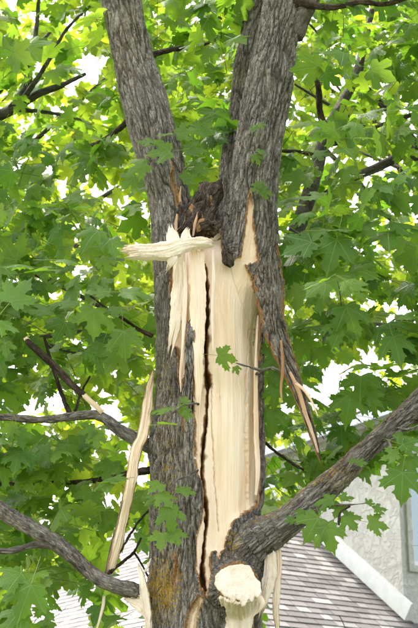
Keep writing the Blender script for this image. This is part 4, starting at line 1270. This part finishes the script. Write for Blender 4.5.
def spray(bag, stems, base, direction, length, nleaf, scale, toward, keep=True, tone=.5, spread=.55):
    """a twig with leaves in opposite pairs, petioles spreading"""
    d = direction / np.linalg.norm(direction)
    side_ = np.cross(d, [0, 0, 1.0]); side_ /= np.linalg.norm(side_) + 1e-9
    end = base + d * length + np.array([0, 0, -.12 * length])
    midp = base + d * length * .5 + np.array([0, 0, .02 * length])
    got = 0
    for k in range(nleaf):
        t = 1 - (k // 2) / max(1, nleaf / 2) * .85 * RNG.uniform(.7, 1)
        node = base + d * length * t + np.array([0, 0, -.12 * length * t * t])
        sg = 1 if k % 2 else -1
        sc = scale * RNG.uniform(.72, 1.2) * (.75 if k < 2 and RNG.random() < .4 else 1)
        out = d * RNG.uniform(.2, .9) + side_ * sg * RNG.uniform(.4, 1.0) + np.array([0, 0, RNG.uniform(-.55, .25)])
        out /= np.linalg.norm(out)
        p = node + out * .75 * sc
        if keep and blocked(p + out * .4 * sc, p[1]): continue
        n = np.array([0, 0, 1.0]) * .55 + toward * .60 + RNG.normal(size=3) * spread
        tip = out + np.array([0, 0, -.45]) + RNG.normal(size=3) * .3
        bag.add(p, frame_from(n, tip), sc, np.clip(tone + RNG.normal() * .25, 0, 1))
        got += 1
    if got >= .5 * nleaf and not (keep and (blocked(end, end[1]) or blocked(midp, midp[1]))):
        stems.append((np.array([base, midp, end]), .0022 + .001 * RNG.random()))

def build_stuff(name, bag, stems, parent, leafmat, hi, origin, bark=TWIG):
    """all remaining leaves and their thin twigs as one mass"""
    TM = TEMPL_HI if hi else TEMPL_LO
    Vs, Ls, UVs, Ts, Ms = [], [], [], [], []
    base = 0
    by = {}
    for it in bag: by.setdefault(RNG.integers(len(TM)), []).append(it)
    for ti, its in by.items():
        tv, tf, tu, tmi = TM[ti]
        pos = np.array([i[0] for i in its]); Rm = np.array([i[1] for i in its]); sc = np.array([i[2] for i in its]); tn = np.array([i[3] for i in its])
        W = np.einsum('nij,vj->nvi', Rm, tv) * sc[:, None, None] + pos[:, None]
        n = len(its); k = len(tv)
        Vs.append(W.reshape(-1, 3)); UVs.append(np.tile(tu, (n, 1))); Ts.append(np.repeat(tn, k))
        Ls.append((tf[None] + (np.arange(n) * k)[:, None, None] + base).reshape(-1, 3)); Ms.append(np.tile(tmi, n))
        base += n * k
    for P, r in stems:
        C = catmull(P, 3)
        for i, c in enumerate(C):
            rr = r * (1 - .7 * i / len(C))
            Vs.append(c + rr * np.array([[1, 0, .3], [-.5, .87, 0], [-.5, -.87, -.3]])); 
        n = len(C); UVs.append(np.tile([[0, .5, 0.0]], (n * 3, 1))); Ts.append(np.zeros(n * 3))
        fr = []
        for i in range(n - 1):
            for k in range(3):
                a, b = base + i * 3 + k, base + i * 3 + (k + 1) % 3
                fr += [[a, b, b + 3], [a, b + 3, a + 3]]
        Ls.append(np.array(fr)); Ms.append(np.full(len(fr), 2)); base += n * 3
    Vv = np.vstack(Vs) - origin
    me = mesh_quads(name, Vv, np.vstack(Ls), [leafmat, PETIOLE, bark], midx=np.concatenate(Ms), attrs={'leaf_uv': np.vstack(UVs), 'tone': np.concatenate(Ts)})
    return tag(obj(name, me, parent), kind='stuff')

LEAF_TONES = [.15, .4, .6, .85]
leaf_meshes = {}
def leaf_mesh(ti, tn):
    if (ti, tn) not in leaf_meshes:
        tv, tf, tu, tmi = TEMPL_HI[ti]
        leaf_meshes[ti, tn] = mesh_quads('leaf', tv, tf, [LEAF, PETIOLE], midx=tmi, attrs={'leaf_uv': tu, 'tone': np.full(len(tv), LEAF_TONES[tn])})
    return leaf_meshes[ti, tn]

# --- leaves the photograph lets one pick out: (px, py of blade middle, Y, width px, tip direction in degrees clockwise from up, tilt away, tone)
HERO = [
    # spray across the left leader
    (138, 166, -.18, 24, 245, 35, .6), (160, 152, -.2, 26, 262, 40, .55), (147, 142, -.16, 18, 280, 45, .5), (166, 133, -.14, 18, 300, 55, .5), (188, 178, -.12, 15, 60, 30, .3), (186, 132, -.1, 22, 70, 35, .55), (128, 180, -.1, 20, 230, 30, .5), (195, 150, -.05, 22, 90, 45, .5), (205, 128, .1, 24, 30, 30, .5), (200, 170, .0, 18, 130, 30, .5),
    # spray on the trunk
    (163, 424, -.42, 28, 250, 62, .75), (160, 408, -.40, 24, 262, 66, .7), (185, 400, -.40, 10, 20, 30, .6), (188, 413, -.41, 13, 110, 35, .6), (181, 409, -.4, 11, 200, 20, .6),
    # drooping cluster on the trunk
    (155, 487, -.40, 20, 205, 45, .75), (166, 497, -.43, 22, 165, 50, .8), (171, 516, -.44, 26, 170, 30, .7), (161, 540, -.43, 22, 185, 40, .8), (176, 537, -.42, 20, 175, 45, .7), (185, 488, -.41, 18, 20, 35, .55), (152, 500, -.38, 16, 230, 40, .7),
    # leaf in front of the bare wood
    (227, 356, -.34, 22, 92, 20, .6), (237, 369, -.33, 9, 160, 30, .6),
    # little shoots on the right leader
    (253, 127, -.2, 10, 250, 40, .7), (262, 125, -.2, 10, 80, 40, .7), (262, 151, -.21, 10, 40, 40, .7), (257, 158, -.21, 12, 160, 30, .7), (256, 188, -.21, 12, 240, 30, .6), (266, 191, -.21, 13, 90, 25, .6), (259, 184, -.21, 10, 330, 30, .6),
    # spray hanging from the bough
    (311, 526, -.34, 30, 215, 25, .7), (330, 536, -.35, 30, 160, 25, .75), (324, 499, -.32, 22, 290, 50, .5), (350, 520, -.33, 22, 150, 35, .65), (378, 523, -.34, 22, 95, 20, .75), (380, 508, -.33, 14, 70, 45, .6), (347, 498, -.32, 16, 60, 50, .6), (338, 510, -.3, 18, 200, 40, .6), (362, 463, -.26, 11, 100, 45, .6), (352, 461, -.26, 9, 280, 45, .6), (300, 512, -.3, 12, 200, 40, .5), (290, 520, -.3, 12, 240, 40, .5), (370, 502, -.33, 9, 30, 30, .6),
    # right hand edge
    (400, 484, -.36, 34, 190, 18, .5), (390, 456, -.33, 20, 265, 40, .65), (411, 466, -.34, 28, 170, 35, .45), (412, 447, -.33, 26, 120, 45, .5), (404, 436, -.3, 20, 60, 50, .5),
    # big leaves right of the right leader
    (300, 214, -.2, 30, 250, 55, .3), (318, 232, -.25, 32, 190, 55, .35), (299, 246, -.28, 36, 235, 40, .25), (334, 252, -.3, 40, 190, 35, .35), (345, 228, -.3, 36, 110, 60, .35), (312, 196, -.2, 28, 300, 55, .3), (338, 284, -.26, 36, 150, 35, .98), (362, 270, -.25, 34, 140, 50, .6), (385, 236, -.3, 40, 170, 60, .3), (404, 222, -.3, 36, 120, 62, .3), (372, 212, -.25, 34, 200, 62, .35), (300, 296, -.1, 28, 190, 35, .75), (318, 302, -.1, 26, 170, 30, .7), (352, 318, -.2, 38, 165, 30, .45), (341, 330, -.18, 30, 200, 45, .4),
    (360, 385, -.1, 36, 180, 40, .45), (350, 404, -.1, 34, 185, 30, .4), (374, 398, -.08, 26, 150, 45, .5), (396, 345, -.2, 34, 170, 40, .4), (412, 316, -.25, 32, 120, 50, .35), (300, 350, .1, 26, 200, 30, .7), (322, 355, .1, 24, 170, 30, .6), (275, 395, -.1, 24, 190, 20, .3), (272, 420, -.05, 28, 180, 25, .3), (283, 378, -.1, 22, 100, 30, .45), (270, 350, -.08, 18, 30, 30, .5), (272, 372, -.1, 22, 210, 20, .3), (300, 402, .05, 24, 170, 30, .7),
    # left block
    (18, 262, -.3, 36, 260, 66, .35), (44, 270, -.32, 36, 95, 64, .35), (10, 282, -.28, 32, 230, 58, .35), (70, 258, -.3, 32, 70, 66, .4), (92, 236, -.25, 28, 205, 40, .5), (112, 246, -.25, 28, 175, 35, .5), (88, 252, -.2, 22, 195, 40, .95), (106, 262, -.2, 22, 160, 45, .95), (92, 320, -.28, 32, 190, 28, .55), (125, 342, -.3, 32, 175, 18, .6), (135, 291, -.3, 32, 100, 58, .45), (98, 292, -.28, 28, 250, 62, .4), (118, 310, -.25, 24, 120, 55, .5), (64, 300, -.2, 30, 230, 55, .45), (40, 310, -.15, 30, 250, 55, .5), (60, 330, .0, 30, 200, 40, .35), (100, 350, .0, 26, 190, 40, .45), (96, 440, -.1, 20, 180, 15, .85), (88, 430, -.1, 18, 240, 30, .7), (10, 432, -.12, 18, 190, 25, .8), (20, 438, -.1, 22, 170, 30, .5),
    (26, 598, -.35, 40, 195, 25, .35), (12, 618, -.3, 34, 210, 40, .3), (8, 575, -.3, 34, 230, 55, .35), (45, 612, -.2, 24, 160, 45, .5), (80, 445, .1, 26, 170, 30, .5), (108, 470, .1, 26, 190, 30, .5), (88, 500, .2, 26, 200, 30, .6), (104, 520, .2, 26, 180, 30, .6),
]
hero_items = []
for (hx, hy, hY, wpx, ang, tilt, tone) in HERO:
    m_ = pxm(hx, hy, hY)
    sc = wpx * m_ / 1.02
    a = R(ang)
    view = at(hx, hy, hY) - CAM; view /= np.linalg.norm(view)
    tip = RIGHT * math.sin(a) + UP * math.cos(a)
    n = -view
    # tilt: rotate about the axis across the leaf so that it is seen obliquely, blade turned up to the sky
    ax_ = np.cross(n, np.array([0, 0, 1.0])); ax_ /= np.linalg.norm(ax_)
    tl = R(tilt)
    n2_ = n * math.cos(tl) + np.array([0, 0, 1.0]) * math.sin(tl)
    n2_ = n2_ + RNG.normal(size=3) * .10
    Rm = frame_from(n2_, tip)
    p = at(hx, hy, hY) - Rm[:, 1] * .42 * sc
    hero_items.append((p, Rm, sc, tone))

near_bag, near_stems = LeafBag(), []
# near sprays in front of and beside the leaders: (x0, y0, x1, y1, Y0, Y1, sprays, leaf size)
ZONES = [
    (-30, -20, 110, 130, .3, 1.6, 16, .12), (-30, 120, 135, 250, -.1, 1.2, 26, .12), (-30, 240, 150, 360, -.25, .9, 30, .125), (-30, 350, 145, 480, 0.1, 1.2, 26, .12), (-30, 470, 130, 640, .1, 1.0, 26, .12),
    (150, -20, 260, 200, .45, 1.6, 26, .12), (295, -20, 440, 130, .2, 1.6, 30, .12), (288, 120, 440, 260, -.25, 1.0, 34, .125), (285, 250, 440, 350, -.2, .9, 26, .125), (262, 330, 420, 460, 0.05, 1.2, 34, .12), (262, 430, 330, 545, .2, 1.0, 14, .115),
    (130, 100, 215, 200, .3, 1.0, 8, .09),
]
for (x0, y0, x1, y1, Ya, Yb, cnt, sz) in ZONES:
    for _ in range(cnt):
        Y = RNG.uniform(Ya, Yb)
        b = at(RNG.uniform(x0, x1), RNG.uniform(y0, y1), Y)
        away = np.array([b[0], b[1] * .4 - .45, 0]) + RNG.normal(size=3) * np.array([.5, .5, .12])
        spray(near_bag, near_stems, b, away, RNG.uniform(.18, .42), int(RNG.integers(5, 10)), sz * RNG.uniform(.85, 1.15), np.array([0.1 * np.sign(b[0]), -.9, .1]), tone=RNG.uniform(.25, .75))

mid_bag, mid_stems = LeafBag(), []
def crown_fill(bag, stems, cen, rad, cnt, sz, keep, tone, leaves=(5, 10), shell=.35):
    for _ in range(cnt):
        u = RNG.normal(size=3); u /= np.linalg.norm(u)
        r = (shell + (1 - shell) * RNG.random()) ** .6
        b = cen + u * r * rad
        if b[2] < 1.8: continue
        px_, py_, dp_ = proj(b[None])
        if b[1] < -.35 and dp_[0] > .3 and -60 < px_[0] < 480 and -80 < py_[0] < 700: continue       # the view of the trunk is open
        if dp_[0] < 2.5 and abs(b[0]) < 2 and b[1] < -3 and b[2] < 3.5: continue
        tw = np.array([u[0] * .5, u[1] * .5 - .45, 0])
        spray(bag, stems, b, u * np.array([1, 1, .35]) + RNG.normal(size=3) * .25, RNG.uniform(.2, .5), int(RNG.integers(*leaves)), sz * RNG.uniform(.85, 1.15), tw, keep=keep, tone=np.clip(tone + RNG.normal() * .15, 0, 1))
# the maple's own crown, behind and above
crown_fill(mid_bag, mid_stems, np.array([0, 1.9, 5.2]), np.array([3.4, 1.9, 3.4]), 740, .125, True, .5)
crown_fill(mid_bag, mid_stems, np.array([0, .6, 8.0]), np.array([4.0, 3.6, 2.4]), 480, .13, True, .5)

# the 300 that show largest become leaves of their own
px_all = []
for it in near_bag.items:
    p = it[0] + it[1][:, 1] * .4 * it[2]
    a, b, dpt = proj(p[None])
    vis_ = (-15 < a[0] < 433) and (-15 < b[0] < 643)
    face = abs(it[1][:, 2] @ ((p - CAM) / np.linalg.norm(p - CAM)))
    px_all.append((it[2] / dpt[0]) ** 2 * (face + .15) if vis_ else 0)
order = np.argsort(px_all)[::-1]
n_ind = 300 - len(hero_items)
single = hero_items + [near_bag.items[i] for i in order[:n_ind]]
rest = [near_bag.items[i] for i in order[n_ind:]]
crown = build_stuff('crown', rest, near_stems, tree, LEAF, True, TB)
build_stuff('foliage', mid_bag.items, mid_stems, crown, LEAF, False, TB)
from mathutils import Matrix
for (p, Rm, sc, tone) in single:
    o = bpy.data.objects.new('leaf', leaf_mesh(int(RNG.integers(len(TEMPL_HI))), int(np.argmin([abs(t - tone) for t in LEAF_TONES]))))
    link(o, crown)
    M = np.eye(4); M[:3, :3] = Rm * sc; M[:3, 3] = p - TB
    o.matrix_local = Matrix(M.tolist())

# ------------------------------------------------------------------ neighbouring trees
def neighbour(name, base, height, trunk_r, label, limbs, fills, lean=(0, 0)):
    b = np.array([base[0], base[1], 0.0])
    t = empty(name, b)
    tag(t, label, 'tree', 'maples growing behind the split tree')
    path = np.array([[b[0], b[1], -.1], [b[0], b[1], .6], [b[0] + lean[0] * .3, b[1] + lean[1] * .3, height * .35], [b[0] + lean[0] * .7, b[1] + lean[1] * .7, height * .65], [b[0] + lean[0], b[1] + lean[1], height * .95]])
    tube_obj('trunk', path, [trunk_r * 1.5, trunk_r * 1.1, trunk_r * .85, trunk_r * .5, trunk_r * .1], t, (BARK_FAR,), n=20, rough=.012, step=.08, origin=b)
    for l in limbs:
        branch('limb', l, t, BARK_FAR, n=12, origin=b, step=.03)
    bag, stems = LeafBag(), []
    for (cen, rad, cnt, sz, tone) in fills:
        crown_fill(bag, stems, np.array(cen), np.array(rad), cnt, sz, True, tone)
        for _ in range(7):          # limbs that carry the leaves
            u = RNG.normal(size=3); u[2] = abs(u[2]) * .4; u /= np.linalg.norm(u)
            e = np.array(cen) + u * np.array(rad) * .8
            s0 = path[2] + (path[3] - path[2]) * RNG.random()
            tube_obj('limb', np.array([s0, (s0 + e) / 2 + np.array([0, 0, .3]), e]), [trunk_r * .3, trunk_r * .18, .008], t, (BARK_FAR,), n=8, step=.12, origin=b, rough=.004)
    build_stuff('crown', bag.items, stems, t, LEAF_FAR, False, b)
    return t
neighbour('maple_tree', (-2.7, 2.6), 8.5, .14, 'slender maple at the left edge with forking grey limbs',
          [[(-190, 175, 2.6, 7), (-60, 140, 2.4, 6.2), (0, 115, 2.2, 5.6), (18, 106, 2.1, 5), (40, 93, 2.1, 4), (60, 86, 2.1, 3), (85, 74, 2.2, 2)],
           [(12, 108, 2.1, 4.2), (22, 92, 2.2, 3.6), (30, 66, 2.3, 2.8), (36, 30, 2.4, 2.2), (40, -20, 2.5, 1.6)],
           [(20, 104, 2.1, 3), (36, 80, 2.0, 2.4), (52, 55, 2.0, 2), (66, 30, 2.0, 1.6), (90, 5, 2.0, 1.2)],
           [(18, 110, 2.1, 2.4), (45, 112, 2.2, 1.8), (80, 120, 2.2, 1.4), (100, 132, 2.3, 1.0)],
           [(24, 104, 2.1, 2.2), (30, 70, 2.0, 1.6), (4, 52, 2.0, 1.4), (-10, 50, 2.0, 1.2)]],
          [((-2.0, 3.2, 6.2), (1.9, 1.8, 2.9), 300, .125, .7), ((-1.4, 3.4, 4.6), (1.4, 1.2, 1.5), 110, .125, .7)])
neighbour('maple_tree', (3.0, 2.8), 9, .15, 'maple at the right edge with a dark limb reaching in',
          [[(560, 40, 2.8, 8), (470, 110, 2.4, 6.5), (418, 146, 2.1, 5.4), (380, 166, 2.0, 4.6), (345, 182, 1.9, 3.6), (320, 196, 1.9, 2)],
           [(440, 360, 2.3, 2), (412, 338, 2.2, 2.2), (390, 326, 2.1, 1.8), (366, 324, 2.0, 1.4)],
           [(418, 146, 2.1, 3), (395, 120, 2.1, 2), (375, 100, 2.1, 1.4), (350, 70, 2.1, 1)]],
          [((2.1, 3.4, 6.8), (1.9, 1.9, 2.6), 280, .125, .65)])
neighbour('maple_tree', (-4.6, 7.6), 13, .2, 'sunlit maple far behind the left leader',
          [], [((-2.0, 7.4, 7.4), (3.4, 2.2, 4.8), 1150, .15, .9)], lean=(1.0, 0))
neighbour('maple_tree', (4.8, 9.4), 14, .2, 'sunlit maple far behind the right leader',
          [], [((1.6, 8.4, 10.0), (3.4, 2.2, 3.8), 700, .15, .85)], lean=(-1.0, 0))
